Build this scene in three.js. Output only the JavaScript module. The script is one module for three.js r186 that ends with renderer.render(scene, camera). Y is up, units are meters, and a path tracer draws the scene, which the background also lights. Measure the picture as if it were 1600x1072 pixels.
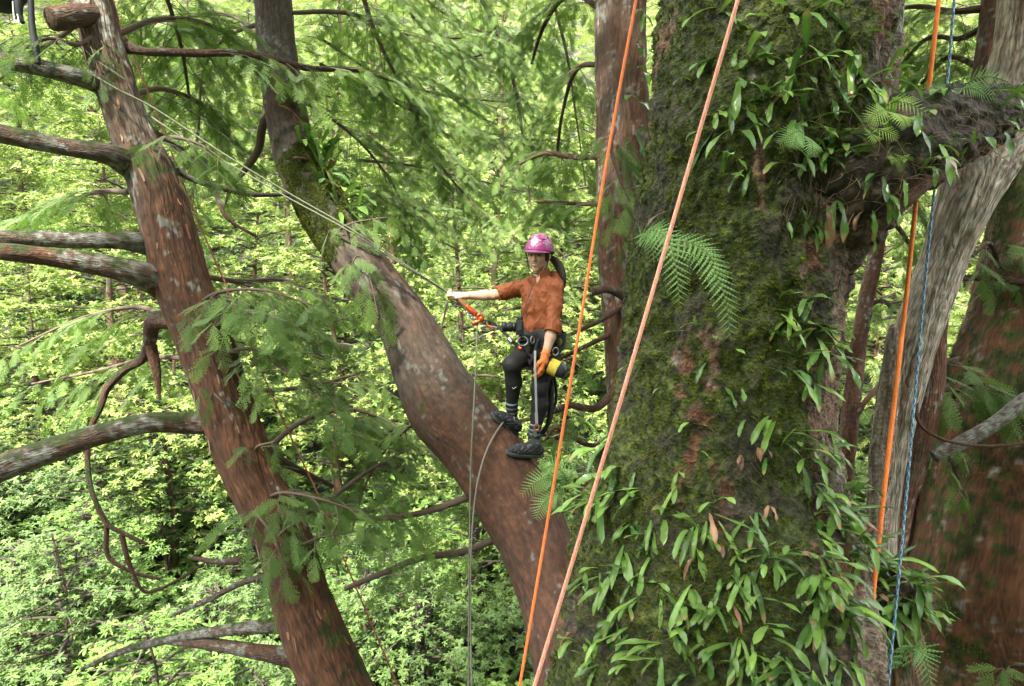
import * as THREE from 'three';
import { mergeGeometries } from 'three/addons/utils/BufferGeometryUtils.js';
import { MeshBVH, acceleratedRaycast } from 'three-mesh-bvh';

// ---------- camera, sky, sun, exposure ----------
const scene = new THREE.Scene();
const PW = 1600, PH = 1072, F = 1067;                    // photograph size and focal length in its pixels
const camera = new THREE.PerspectiveCamera(2 * Math.atan(PH / 2 / F) * 180 / Math.PI, PW / PH, 0.05, 600);
camera.position.set(0, 12, 0);
camera.rotation.set(-8 * Math.PI / 180, 0, 0);
camera.updateMatrixWorld(true);

const sunDir = new THREE.Vector3(-0.28, 0.82, 0.50).normalize();
{ // thin bright overcast: white veil, brighter around the hidden sun
  const w = 256, h = 128, d = new Float32Array(w * h * 4);
  for (let j = 0; j < h; j++) for (let i = 0; i < w; i++) {
    const el = ((j + 0.5) / h - 0.5) * Math.PI, az = ((i + 0.5) / w - 0.5) * 2 * Math.PI;
    const v = new THREE.Vector3(Math.cos(el) * Math.cos(az), Math.sin(el), Math.cos(el) * Math.sin(az));
    const c = Math.max(0, v.dot(sunDir)), g = 0.85 + 0.35 * Math.max(0, v.y) + 1.1 * Math.pow(c, 6);
    const k = (j * w + i) * 4, below = v.y < 0 ? 0.25 : 1;
    d[k] = g * 0.97 * below; d[k + 1] = g * 1.0 * below; d[k + 2] = g * 1.02 * below; d[k + 3] = 1;
  }
  const t = new THREE.DataTexture(d, w, h, THREE.RGBAFormat, THREE.FloatType);
  t.mapping = THREE.EquirectangularReflectionMapping; t.magFilter = THREE.LinearFilter; t.needsUpdate = true;
  scene.background = t; scene.environment = t;
}
const sun = new THREE.DirectionalLight(new THREE.Color().setRGB(1, 0.96, 0.86), 5);
sun.position.copy(sunDir).multiplyScalar(60).add(new THREE.Vector3(0, 8, -15)); sun.target.position.set(0, 8, -15);
sun.castShadow = true; sun.shadow.radius = 6; sun.shadow.mapSize.set(4096, 4096);
Object.assign(sun.shadow.camera, { left: -45, right: 45, top: 45, bottom: -45, near: 1, far: 160 });
scene.add(sun, sun.target);
const renderer = new THREE.WebGLRenderer({ antialias: true });
renderer.toneMapping = THREE.LinearToneMapping;
renderer.toneMappingExposure = 5.6;
renderer.shadowMap.enabled = true;

// ---------- helpers ----------
const V = (x, y, z) => new THREE.Vector3(x, y, z);
const P = (px, py, d) => V((px - PW / 2) / F * d, -(py - PH / 2) / F * d, -d).applyMatrix4(camera.matrixWorld);
const lerp = (a, b, t) => a + (b - a) * t, clamp = (x, a = 0, b = 1) => Math.min(b, Math.max(a, x));
const sstep = (a, b, x) => { const t = clamp((x - a) / (b - a)); return t * t * (3 - 2 * t); };
const mix3 = (a, b, t) => [lerp(a[0], b[0], t), lerp(a[1], b[1], t), lerp(a[2], b[2], t)];
function rng(seed) { let a = seed >>> 0; const f = () => { a = (a + 0x6D2B79F5) | 0; let t = Math.imul(a ^ (a >>> 15), 1 | a); t = (t + Math.imul(t ^ (t >>> 7), 61 | t)) ^ t; return ((t ^ (t >>> 14)) >>> 0) / 4294967296; }; f.r = (a, b) => a + (b - a) * f(); f.s = a => (f() * 2 - 1) * a; return f; }
const perm = (() => { const r = rng(77), p = [...Array(256).keys()]; for (let i = 255; i > 0; i--) { const j = Math.floor(r() * (i + 1)); [p[i], p[j]] = [p[j], p[i]]; } return new Uint8Array([...p, ...p]); })();
function noise(x, y, z, per = 0, perY = per) {                       // gradient noise, period per (power of two cells) when given
  const fl = Math.floor, X = fl(x), Y = fl(y), Z = fl(z), wrap = q => q ? v => (((v % q) + q) % q) & 255 : v => v & 255, m = wrap(per), my = wrap(perY);
  x -= X; y -= Y; z -= Z;
  const f = t => t * t * t * (t * (t * 6 - 15) + 10), u = f(x), v = f(y), w = f(z);
  const X0 = m(X), X1 = m(X + 1), Y0 = my(Y), Y1 = my(Y + 1), Z0 = Z & 255, Z1 = (Z + 1) & 255;
  const g = (a, b, c, dx, dy, dz) => { const h = perm[perm[perm[a] + b] + c] & 15, p = h < 8 ? dx : dy, q = h < 4 ? dy : h === 12 || h === 14 ? dx : dz; return ((h & 1) ? -p : p) + ((h & 2) ? -q : q); };
  return lerp(lerp(lerp(g(X0, Y0, Z0, x, y, z), g(X1, Y0, Z0, x - 1, y, z), u), lerp(g(X0, Y1, Z0, x, y - 1, z), g(X1, Y1, Z0, x - 1, y - 1, z), u), v),
    lerp(lerp(g(X0, Y0, Z1, x, y, z - 1), g(X1, Y0, Z1, x - 1, y, z - 1), u), lerp(g(X0, Y1, Z1, x, y - 1, z - 1), g(X1, Y1, Z1, x - 1, y - 1, z - 1), u), v), w);
}
const fbm = (x, y, z, o = 3) => { let s = 0, a = 0.5, f = 1; for (let i = 0; i < o; i++) { s += a * noise(x * f, y * f, z * f + i * 17.3); a *= 0.5; f *= 2.03; } return s; };

// where a thing stands, told by what is near it in the picture
const proj = p => { const v = p.clone().applyMatrix4(camera.matrixWorldInverse); return v.z < -0.1 ? [v.x / -v.z * F + PW / 2, -v.y / -v.z * F + PH / 2] : null; };
const xZone = x => x < 60 ? 'at the left edge' : x < 190 ? 'left of the leaning cypress' : x < 330 ? 'behind the leaning cypress' : x < 470 ? 'just right of the leaning cypress' : x < 600 ? 'left of the middle limb' : x < 720 ? 'behind the middle limb' : x < 800 ? 'left of the climber' : x < 890 ? 'behind the climber' : x < 980 ? 'between climber and giant' : x < 1330 ? 'hidden behind the giant' : x < 1420 ? 'in the gap right of the giant' : x < 1520 ? 'behind the blue rope' : 'at the right edge';
const taken = {};
const numbered = n => { const k = (taken[n] = (taken[n] ?? -1) + 1); return k ? n + '_' + String(k).padStart(3, '0') : n; };
function tag(o, label, category, group, kind) { if (label) o.userData.label = label; if (category) o.userData.category = category; if (group) o.userData.group = group; if (kind) o.userData.kind = kind; return o; }
function thing(name, label, category, pos = V(0, 0, 0), group) { const o = new THREE.Group(); o.name = numbered(name); o.position.copy(pos); scene.add(o); o.updateMatrixWorld(true); return tag(o, label, category, group); }
// a part given in world coordinates, moved into its thing's frame
function part(name, geo, mat, parent, kind, label) {
  const m = new THREE.Mesh(geo, mat); m.name = name; m.castShadow = m.receiveShadow = true;
  if (parent) { const o = V(0, 0, 0); parent.getWorldPosition(o); geo.translate(-o.x, -o.y, -o.z); parent.add(m); m.updateMatrixWorld(true); } else scene.add(m);
  if (kind) m.userData.kind = kind; if (label) m.userData.label = label;
  return m;
}
function inst(name, geo, mat, mats, cols, parent, kind) {  // world matrices -> InstancedMesh under parent
  const m = new THREE.InstancedMesh(geo, mat, mats.length); m.name = name; m.castShadow = m.receiveShadow = true;
  const o = parent ? parent.getWorldPosition(V(0, 0, 0)) : V(0, 0, 0), t = new THREE.Matrix4().makeTranslation(-o.x, -o.y, -o.z), q = new THREE.Matrix4(), c = new THREE.Color();
  mats.forEach((a, i) => { m.setMatrixAt(i, q.multiplyMatrices(t, a)); c.setRGB(...cols[i]); m.setColorAt(i, c); });
  (parent || scene).add(m); if (kind) m.userData.kind = kind; return m;
}
function basis(pos, xdir, up, s) {                       // matrix: local x along xdir, local y near up
  const x = xdir.clone().normalize(), z = V().crossVectors(x, up).normalize(); if (z.lengthSq() < 1e-6) z.set(0, 0, 1);
  const y = V().crossVectors(z, x).normalize();
  const sx = Array.isArray(s) ? s : [s, s, s];
  return new THREE.Matrix4().makeBasis(x.multiplyScalar(sx[0]), y.multiplyScalar(sx[1]), z.multiplyScalar(sx[2])).setPosition(pos);
}
function geom(pos, idx, opt = {}) {
  const g = new THREE.BufferGeometry(); g.setAttribute('position', new THREE.Float32BufferAttribute(pos, 3));
  if (idx) g.setIndex(idx);
  g.setAttribute('uv', new THREE.Float32BufferAttribute(opt.uv || new Float32Array(pos.length / 3 * 2), 2));
  if (opt.color) g.setAttribute('color', new THREE.Float32BufferAttribute(opt.color, 3));
  g.computeVertexNormals(); return g;
}
const merge = a => mergeGeometries(a.map(g => { const k = g.index ? g.toNonIndexed() : g; return k; }));

// a tapering limb along a spline: pts = [Vector3, radius]; real relief from disp, matter colours from color
function sweep(pts, o = {}) {
  const curve = new THREE.CatmullRomCurve3(pts.map(p => p[0]), false, 'centripetal');
  const n = pts.length - 1, N = 60 * n, T = [], S = [0];
  const rad = t => { const f = clamp(t) * n, i = Math.min(n - 1, Math.floor(f)), u = f - i, g = k => pts[clamp(k, 0, n)][1], a = g(i - 1), b = g(i), c = g(i + 1), d = g(i + 2); return Math.max(0.0008, 0.5 * (2 * b + (c - a) * u + (2 * a - 5 * b + 4 * c - d) * u * u + (3 * b - a - 3 * c + d) * u * u * u)); };
  let prev = null; for (let i = 0; i <= N; i++) { const p = curve.getPoint(i / N); T.push(p); if (prev) S.push(S[i - 1] + p.distanceTo(prev)); prev = p; }
  const L = S[N], rings = Math.max(3, Math.round(L / (o.step || 0.03))), segs = o.segs || 12;
  const at = s => { let a = 0, b = N; while (b - a > 1) { const m = (a + b) >> 1; if (S[m] <= s) a = m; else b = m; } const u = clamp((s - S[a]) / Math.max(1e-9, S[b] - S[a])); return [(a + u) / N, T[a].clone().lerp(T[b], u)]; };
  const pos = [], uv = [], col = [], idx = []; let nrm = null; const rep = o.uRep || 1, samples = [];
  const frames = [], rm = pts.reduce((q, p) => q + p[1], 0) / pts.length, vs = o.uRep === undefined || o.uRep === 1 ? clamp(rep / (6.2832 * rm), 0.8, 4) : 1;
  for (let j = 0; j <= rings; j++) {
    const s = L * j / rings, [t, c] = at(s), tg = curve.getTangent(clamp(t, 0.0005, 0.9995)).normalize();
    if (!nrm) { nrm = V(0, 0, 1); if (Math.abs(tg.z) > 0.9) nrm.set(1, 0, 0); }
    nrm.addScaledVector(tg, -nrm.dot(tg)).normalize(); const bin = V().crossVectors(tg, nrm), r = rad(t);
    frames.push({ p: c, t: tg.clone(), n: nrm.clone(), b: bin, r, s });
    for (let i = 0; i <= segs; i++) {
      const a = (i % segs) / segs * Math.PI * 2, dir = nrm.clone().multiplyScalar(Math.cos(a)).addScaledVector(bin, Math.sin(a));
      const h = o.disp ? o.disp(a, s, r, dir, c, L) : 0, p = c.clone().addScaledVector(dir, Math.max(0.0005, r + h));
      pos.push(p.x, p.y, p.z); uv.push(i / segs * rep, s * vs);
      if (o.color) { const k = o.color(a, s, p, dir, h, L, r); col.push(k[0], k[1], k[2]); if (o.sample) o.sample(p, dir, tg, k, j, i, r); }
    }
  }
  for (let j = 0; j < rings; j++) for (let i = 0; i < segs; i++) { const a = j * (segs + 1) + i, b = a + 1, c = a + segs + 1, d = c + 1; idx.push(a, b, d, a, d, c); }
  for (const e of o.open ? [] : [0, rings]) { const f = frames[e], k = pos.length / 3, q = f.p.clone().addScaledVector(f.t, (e ? 1 : -1) * f.r * 0.3); pos.push(q.x, q.y, q.z); uv.push(0.5, f.s); if (o.color) { const cc = o.endColor || col.slice(e * (segs + 1) * 3, e * (segs + 1) * 3 + 3); col.push(...cc); } for (let i = 0; i < segs; i++) { const a = e * (segs + 1) + i; e ? idx.push(a, a + 1, k) : idx.push(a + 1, a, k); } }
  const g = geom(pos, idx, { uv, color: o.color ? col : null }), na = g.attributes.normal;
  for (let j = 0; j <= rings; j++) { const a = j * (segs + 1), b = a + segs, x = na.getX(a) + na.getX(b), y = na.getY(a) + na.getY(b), z = na.getZ(a) + na.getZ(b), l = Math.hypot(x, y, z) || 1; na.setXYZ(a, x / l, y / l, z / l); na.setXYZ(b, x / l, y / l, z / l); }
  g.userData = {}; g.frames = frames; g.curve = curve; g.len = L; return g;
}
const W = (px, py, d, wpx) => [P(px, py, d), wpx / 2 / F * d];     // a limb section that measures wpx across at this depth
function tube(points, r, segs = 6, per = 8) {             // plain round line (twigs, straps, cords)
  const c = new THREE.CatmullRomCurve3(points, false, 'centripetal'); return new THREE.TubeGeometry(c, Math.max(2, per * (points.length - 1)), r, segs, false);
}
function twig(out, a, b, c, r0, r1, sides = 4, n = 4) {   // tapered three-point twig pushed to arrays
  const base = out.pos.length / 3; let up = V(0.3, 1, 0.2).normalize();
  for (let j = 0; j <= n; j++) {
    const t = j / n, q = a.clone().multiplyScalar((1 - t) * (1 - t)).addScaledVector(b, 2 * t * (1 - t)).addScaledVector(c, t * t);
    const tg = b.clone().sub(a).lerp(c.clone().sub(b), t).normalize(), x = V().crossVectors(tg, up).normalize(), y = V().crossVectors(x, tg), r = lerp(r0, r1, t);
    for (let i = 0; i < sides; i++) { const w = i / sides * 6.2832; out.pos.push(q.x + (x.x * Math.cos(w) + y.x * Math.sin(w)) * r, q.y + (x.y * Math.cos(w) + y.y * Math.sin(w)) * r, q.z + (x.z * Math.cos(w) + y.z * Math.sin(w)) * r); }
  }
  for (let j = 0; j < n; j++) for (let i = 0; i < sides; i++) { const p = base + j * sides + i, q = base + j * sides + (i + 1) % sides; out.idx.push(p, q, q + sides, p, q + sides, p + sides); }
}

// ---------- textures: grain and fine relief of the matter only ----------
function dataTex(size, f, srgb, sx = 1, sy = 1) {
  const d = new Uint8Array(size * size * 4);
  for (let j = 0; j < size; j++) for (let i = 0; i < size; i++) { const c = f(i / size, j / size), k = (j * size + i) * 4; d[k] = c[0] * 255; d[k + 1] = c[1] * 255; d[k + 2] = c[2] * 255; d[k + 3] = 255; }
  const t = new THREE.DataTexture(d, size, size); t.wrapS = t.wrapT = THREE.RepeatWrapping; t.magFilter = THREE.LinearFilter; t.minFilter = THREE.LinearMipmapLinearFilter; t.generateMipmaps = true;
  if (srgb) t.colorSpace = THREE.SRGBColorSpace; t.repeat.set(sx, sy); t.needsUpdate = true; return t;
}
const fibre = (u, v) => {                                 // stringy bark with cracks, 1 m by 1 m, tiles
  const w = 0.02 * noise(u * 6, v * 5, 3.1, 6, 5), n1 = noise((u + w) * 30, v * 3, 0.5, 30, 3) + 0.35 * noise(u * 60, v * 12, 4.4, 60, 12), n2 = noise((u + w) * 56, v * 7, 5.5, 56, 7), n3 = noise(u * 110, v * 24, 9.5, 110, 24), n4 = noise(u * 14, v * 14, 12.5, 14, 14);
  const crack = sstep(0, 0.16, Math.abs(n1)), cr2 = sstep(0, 0.12, Math.abs(n2));
  return clamp(0.38 + 0.24 * crack * (0.6 + 0.4 * cr2) + 0.32 * n2 + 0.28 * n3 + 0.3 * n4);
};
const barkH = dataTex(1024, (u, v) => { const k = fibre(u, v); return [k, k, k]; }, false);
const barkC = dataTex(1024, (u, v) => { const k = 0.56 + 0.44 * fibre(u, v), q = 0.05 * noise(u * 64, v * 32, 2.2, 64, 32); return [clamp(k + q), clamp(k), clamp(k - q)]; }, true);
const rough = dataTex(512, (u, v) => { const k = clamp(0.55 + 0.5 * noise(u * 32, v * 32, 1.5, 32) + 0.35 * noise(u * 64, v * 64, 4.5, 64) + 0.3 * noise(u * 128, v * 128, 7.5, 128)); return [k, k, k]; }, false);
const roughC = dataTex(512, (u, v) => { const k = clamp(0.8 + 0.3 * noise(u * 32, v * 32, 1.5, 32) + 0.25 * noise(u * 64, v * 64, 4.5, 64) + 0.2 * noise(u * 128, v * 128, 7.5, 128)); return [k, k, k]; }, true);
const M = {};
M.bark = new THREE.MeshStandardMaterial({ vertexColors: true, map: barkC, bumpMap: barkH, bumpScale: 0.013, roughness: 0.9 });
const limbC = dataTex(1024, (u, v) => { const k = clamp(0.62 + 0.26 * (fibre(u, v) - 0.5) + 0.14 * noise(u * 40, v * 26, 6.6, 40, 26) + 0.1 * noise(u * 90, v * 60, 8.6, 90, 60)); return [k, k, k]; }, true);
M.smoothbark = new THREE.MeshStandardMaterial({ vertexColors: true, map: limbC, bumpMap: barkH, bumpScale: 0.006, roughness: 0.9 });
M.deadwood = new THREE.MeshStandardMaterial({ vertexColors: true, map: barkC, bumpMap: barkH, bumpScale: 0.025, roughness: 0.85 });
M.mossbark = new THREE.MeshStandardMaterial({ vertexColors: true, map: roughC, bumpMap: rough, bumpScale: 0.013, roughness: 0.95 });
M.twig = new THREE.MeshStandardMaterial({ color: new THREE.Color().setRGB(0.10, 0.066, 0.046), roughness: 0.9 });
M.branchwood = new THREE.MeshStandardMaterial({ color: new THREE.Color().setRGB(0.042, 0.031, 0.023), roughness: 0.95 });
M.leafy = new THREE.MeshPhysicalMaterial({ color: 0xffffff, roughness: 0.98, transmission: 0.52, thickness: 0, specularIntensity: 0.4, clearcoat: 0.25, clearcoatRoughness: 0.45, side: THREE.DoubleSide });
M.moss = new THREE.MeshPhysicalMaterial({ color: 0xffffff, roughness: 0.95, transmission: 0.25, thickness: 0, specularIntensity: 0.15, side: THREE.DoubleSide });
M.broad = new THREE.MeshPhysicalMaterial({ color: 0xffffff, roughness: 0.97, transmission: 0.35, thickness: 0, specularIntensity: 0.25, clearcoat: 0.35, clearcoatRoughness: 0.38, side: THREE.DoubleSide });
// ---------- foliage shapes (shared) ----------
function sprayGeo(seed, nb, lobes, droop = 0.18) {        // flat feathery conifer spray, 1 long, along +x, flat in xz
  const r = rng(seed), pos = [], idx = [];
  const tri = (a, b, c) => { const k = pos.length / 3; for (const q of [a, b, c]) pos.push(...q); idx.push(k, k + 1, k + 2); };
  const ax = t => [t, -droop * t * t, 0.05 * Math.sin(t * 3 + seed)];
  for (let i = 0; i < 5; i++) { const a = ax(i / 5), b = ax((i + 1) / 5), w = 0.012 * (1 - i / 6); tri([a[0], a[1], a[2] - w], [b[0], b[1], b[2]], [a[0], a[1], a[2] + w]); }
  for (let i = 0; i < nb; i++) for (const sd of [-1, 1]) {
    const t = (i + 0.5 + sd * 0.22) / nb * 0.96 + 0.03, o = ax(t), len = (0.12 + 0.34 * Math.pow(Math.sin(Math.min(1, (t + 0.12) * 0.95) * Math.PI), 0.8)) * r.r(0.75, 1.15);
    const ang = r.r(0.55, 0.85) * (1 - 0.25 * t), dx = Math.cos(ang), dz = Math.sin(ang) * sd, dy = r.r(-0.25, 0.03);
    const q = (u, v) => [o[0] + dx * u * len - dz * v * sd * sd, o[1] + dy * u * len * u - Math.abs(v) * 0.2, o[2] + dz * u * len + dx * v];
    if (lobes <= 0) { tri(q(0, -0.014), q(1, 0), q(0, 0.014)); tri(q(0.25, -0.035), q(0.7, 0), q(0.25, 0.035)); continue; }
    tri(q(0, -0.007), q(1, 0), q(0, 0.007));
    for (let k = 0; k < lobes; k++) for (const s2 of [-1, 1]) {
      const u = (k + 0.6) / (lobes + 0.4), l2 = 0.05 * Math.sin(Math.min(1, u + 0.25) * Math.PI * 0.86) + 0.02, w = 0.5 / lobes;
      tri(q(u - w * 0.55, 0.003 * s2), q(u + l2 / len * 0.75, l2 * s2), q(u + w * 0.45, 0.003 * s2));
    }
  }
  return geom(pos, idx);
}
const SPRAY = [sprayGeo(1, 12, 4), sprayGeo(5, 11, 4, 0.3), sprayGeo(9, 13, 4, 0.08)];
const SPRAYLOW = [sprayGeo(2, 9, 0, 0.25), sprayGeo(7, 8, 0, 0.12)];
function leafPts(L, wid, fold, bend, n = 5) {             // one simple leaf along +x
  const pos = [], idx = [];
  for (let i = 0; i <= n; i++) { const t = i / n, w = wid * Math.pow(Math.sin(Math.PI * clamp(t * 0.97 + 0.02)), 0.75), y = -bend * t * t * L + 0.15 * L * t; pos.push(t * L, y + fold * w, -w, t * L, y, 0, t * L, y + fold * w, w); }
  for (let i = 0; i < n; i++) { const a = i * 3; idx.push(a, a + 1, a + 4, a, a + 4, a + 3, a + 1, a + 2, a + 5, a + 1, a + 5, a + 4); }
  return { pos, idx };
}
function rosetteGeo(seed, n, L, wid) {                    // whorl of simple leaves round a shoot tip, y up
  const r = rng(seed), pos = [], idx = [];
  for (let i = 0; i < n; i++) {
    const l = leafPts(L * r.r(0.7, 1.1), wid * r.r(0.8, 1.2), 0.3, r.r(0.2, 0.7), 3), a = i * 2.4 + r.s(0.4), el = r.r(-0.15, 0.75), k = pos.length / 3, e = new THREE.Euler(0, a, el, 'YXZ'), v = V();
    for (let j = 0; j < l.pos.length; j += 3) { v.set(l.pos[j], l.pos[j + 1], l.pos[j + 2]).applyEuler(e); pos.push(v.x, v.y + i * 0.02 * L, v.z); }
    for (const q of l.idx) idx.push(q + k);
  }
  return geom(pos, idx);
}
const ROSETTE = [rosetteGeo(3, 9, 0.5, 0.075), rosetteGeo(4, 7, 0.5, 0.09), rosetteGeo(8, 11, 0.46, 0.065)];

class Foliage {                                           // collects shoots of one tree, then builds them as its parts
  constructor() { this.m = []; this.c = []; this.v = []; }
  add(v, mat, col) { this.m.push(mat); this.c.push(col); this.v.push(v); }
  build(name, set, material, parent) { set.forEach((g, k) => { const i = this.v.map((v, j) => v % set.length === k ? j : -1).filter(j => j >= 0); if (i.length) inst(name, g, material, i.map(j => this.m[j]), i.map(j => this.c[j]), parent, 'stuff'); }); }
}
const tone = (r, a, b, k = 0.18) => { const t = r(), s = 1 + r.s(k); return [lerp(a[0], b[0], t) * s, lerp(a[1], b[1], t) * s, lerp(a[2], b[2], t) * s]; };
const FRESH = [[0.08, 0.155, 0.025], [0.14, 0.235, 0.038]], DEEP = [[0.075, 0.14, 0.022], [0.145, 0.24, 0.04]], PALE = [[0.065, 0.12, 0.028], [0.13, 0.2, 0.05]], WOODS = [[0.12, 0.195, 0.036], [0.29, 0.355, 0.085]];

// ---------- ground: a forested slope that climbs away from the camera ----------
const groundY = (x, z) => { const d = -z; const base = d < 9 ? 3.2 - (9 - d) * 0.08 : 3.2 + (d - 9) * 0.40 + Math.max(0, d - 45) * 0.12; return base + 1.3 * fbm(x * 0.06, z * 0.06, 1.7, 3) * 2 - 0.05 * x * 0.6 - 9 * Math.exp(-((x - 0.10 * d) ** 2) / (0.004 * d * d + 1)) * clamp((d - 40) / 60) * (d / 80) - 1.5 * Math.exp(-((x + 5) ** 2) / 60) * clamp((d - 6) / 8) + 0.25 * fbm(x * 0.5, z * 0.5, 8.1, 2) + Math.max(0, z - 3) * 0.8 * (1 - 0.35 * clamp((z - 20) / 30)) + Math.max(0, Math.abs(x) - 16) * 0.25; };
{
  const n = 150, pos = [], idx = [], uv = [], col = [];
  for (let j = 0; j <= n; j++) for (let i = 0; i <= n; i++) { const u = i / n * 2 - 1, w = j / n, x = Math.sign(u) * Math.pow(Math.abs(u), 1.7) * 160, z = 50 - w * 90 - Math.pow(w, 3) * 190; const y = groundY(x, z), c = mix3([0.045, 0.034, 0.022], [0.04, 0.055, 0.016], sstep(-0.1, 0.2, fbm(x * 0.4, z * 0.4, 3, 3))); pos.push(x, y, z); uv.push(x, z); col.push(...c); }
  for (let j = 0; j < n; j++) for (let i = 0; i < n; i++) { const a = j * (n + 1) + i; idx.push(a, a + 1, a + n + 2, a, a + n + 2, a + n + 1); }
  const g = part('ground', geom(pos, idx, { uv, color: col }), new THREE.MeshStandardMaterial({ vertexColors: true, map: roughC, bumpMap: rough, bumpScale: 0.05, roughness: 1 })); tag(g, null, null, null, 'structure');
}

// ---------- bark colours ----------
const RED = [0.20, 0.08, 0.036], REDD = [0.105, 0.043, 0.022], GREYB = [0.142, 0.113, 0.082], LICH = [0.36, 0.36, 0.31], MOSS = [0.036, 0.047, 0.007], MOSSL = [0.085, 0.11, 0.013], DIRT = [0.045, 0.032, 0.02];
function barkColor(o) {                                   // o: seed, grey(s,p), lichen(s,p), moss(p,dir)
  return (a, s, p, dir, h, L, r) => {
    const cx = Math.cos(a), cy = Math.sin(a), k = o.seed, q = r || 0.2;
    const streak = 0.7 * fbm(cx * q * 26 + k, cy * q * 26, s * 5, 3) + 0.5 * fbm(cx * q * 60 + k, cy * q * 60, s * 16, 2), patch = fbm(cx * q * 5 + k, cy * q * 5, s * 1.6 + 9, 3), li = fbm(cx * q * 7 + k + 5, cy * q * 7, s * 3.5, 3), sp = fbm(cx * q * 30 + k, cy * q * 30, s * 22, 3);
    const g = clamp((o.grey ? o.grey(s, p, L) : 0.4) + patch * 1.6);
    let c = mix3(mix3(RED, REDD, clamp(0.5 + streak * 1.7)), GREYB, g * 0.8);
    if (o.warm) c = mix3(c, RED, o.warm(s, p, L));
    const lt = o.lichen ? o.lichen(s, p, L) : 0.2;
    c = mix3(c, LICH, 0.8 * sstep(0.0, 0.16, li + sp * 0.75 - (0.36 - lt * 0.42)) * sstep(-0.22, 0.06, sp));
    if (o.moss) { const m = o.moss(p, dir, s, L) + fbm(p.x * 9, p.y * 9, p.z * 9, 3) * 0.9; c = mix3(c, mix3(MOSS, MOSSL, clamp(0.4 + 1.5 * fbm(p.x * 20, p.y * 20, p.z * 20, 2))), sstep(0.35, 0.6, m)); }
    return c;
  };
}
const barkDisp = (seed, big, fine) => (a, s, r) => { const x = Math.cos(a) * r, y = Math.sin(a) * r; return big * r * 1.6 * fbm(x * 2.2 / Math.max(r, 0.1) * 0.5 + seed, y * 2.2 / Math.max(r, 0.1) * 0.5, s * 1.3, 2) + fine * (1.2 * Math.abs(noise(x * 26 + seed, y * 26, s * 3.2)) + 0.9 * noise(x * 55, y * 55 + seed, s * 8)); };

// boughs: woody line with side twigs that carry sprays; foliage goes to fol, twigs to tw
function dress(line, fol, tw, o) {
  const r = rng(o.seed), L = line.len, fr = line.frames, n = Math.round((o.count ?? 14) * 1);
  for (let i = 0; i < n; i++) {
    const u = lerp(o.from ?? 0.15, 1, (i + r()) / n), f = fr[Math.min(fr.length - 1, Math.floor(u * (fr.length - 1)))];
    const side = (i % 2 ? 1 : -1), out = V().crossVectors(f.t, V(0, 1, 0)).normalize().multiplyScalar(side * r.r(0.55, 1.1)).addScaledVector(f.t, r.r(0.3, 0.9)).add(V(r.s(0.25), r.s(0.3) - (o.droop ?? 0.25), r.s(0.25))).normalize();
    const l = (o.len ?? 0.5) * r.r(0.55, 1.15) * (1 - 0.35 * u), a = f.p, b = a.clone().addScaledVector(out, l * 0.55).add(V(0, 0.03, 0)), c = a.clone().addScaledVector(out, l).add(V(0, -l * (o.sag ?? 0.3), 0));
    twig(tw, a, b, c, o.tr ?? 0.0045, 0.0015, 3, 3);
    const k = Math.max(2, Math.round(l / (o.gap ?? 0.075)));
    for (let j = 0; j < k; j++) {
      const t = lerp(0.18, 1, (j + 0.8) / k), q = a.clone().multiplyScalar((1 - t) * (1 - t)).addScaledVector(b, 2 * t * (1 - t)).addScaledVector(c, t * t);
      const tg = b.clone().sub(a).lerp(c.clone().sub(b), t).normalize(), sd = V().crossVectors(tg, V(0, 1, 0)).normalize(), last = j === k - 1;
      const dir = last ? tg.clone() : tg.clone().multiplyScalar(0.75).addScaledVector(sd, (j % 2 ? 1 : -1) * r.r(0.5, 0.95)); dir.y -= r.r(0, o.hang ?? 0.35); dir.add(V(r.s(0.15), r.s(0.15), r.s(0.15)));
      const up = V(r.s(0.5), 1, r.s(0.5) + (o.face ?? 0));
      fol.add(Math.floor(r() * 3), basis(q, dir, up, (o.size ?? 0.26) * r.r(0.7, 1.2)), tone(r, ...(o.tone || DEEP)));
    }
  }
}
const newTw = () => ({ pos: [], idx: [] });
const twGeo = t => geom(t.pos, t.idx);
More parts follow.
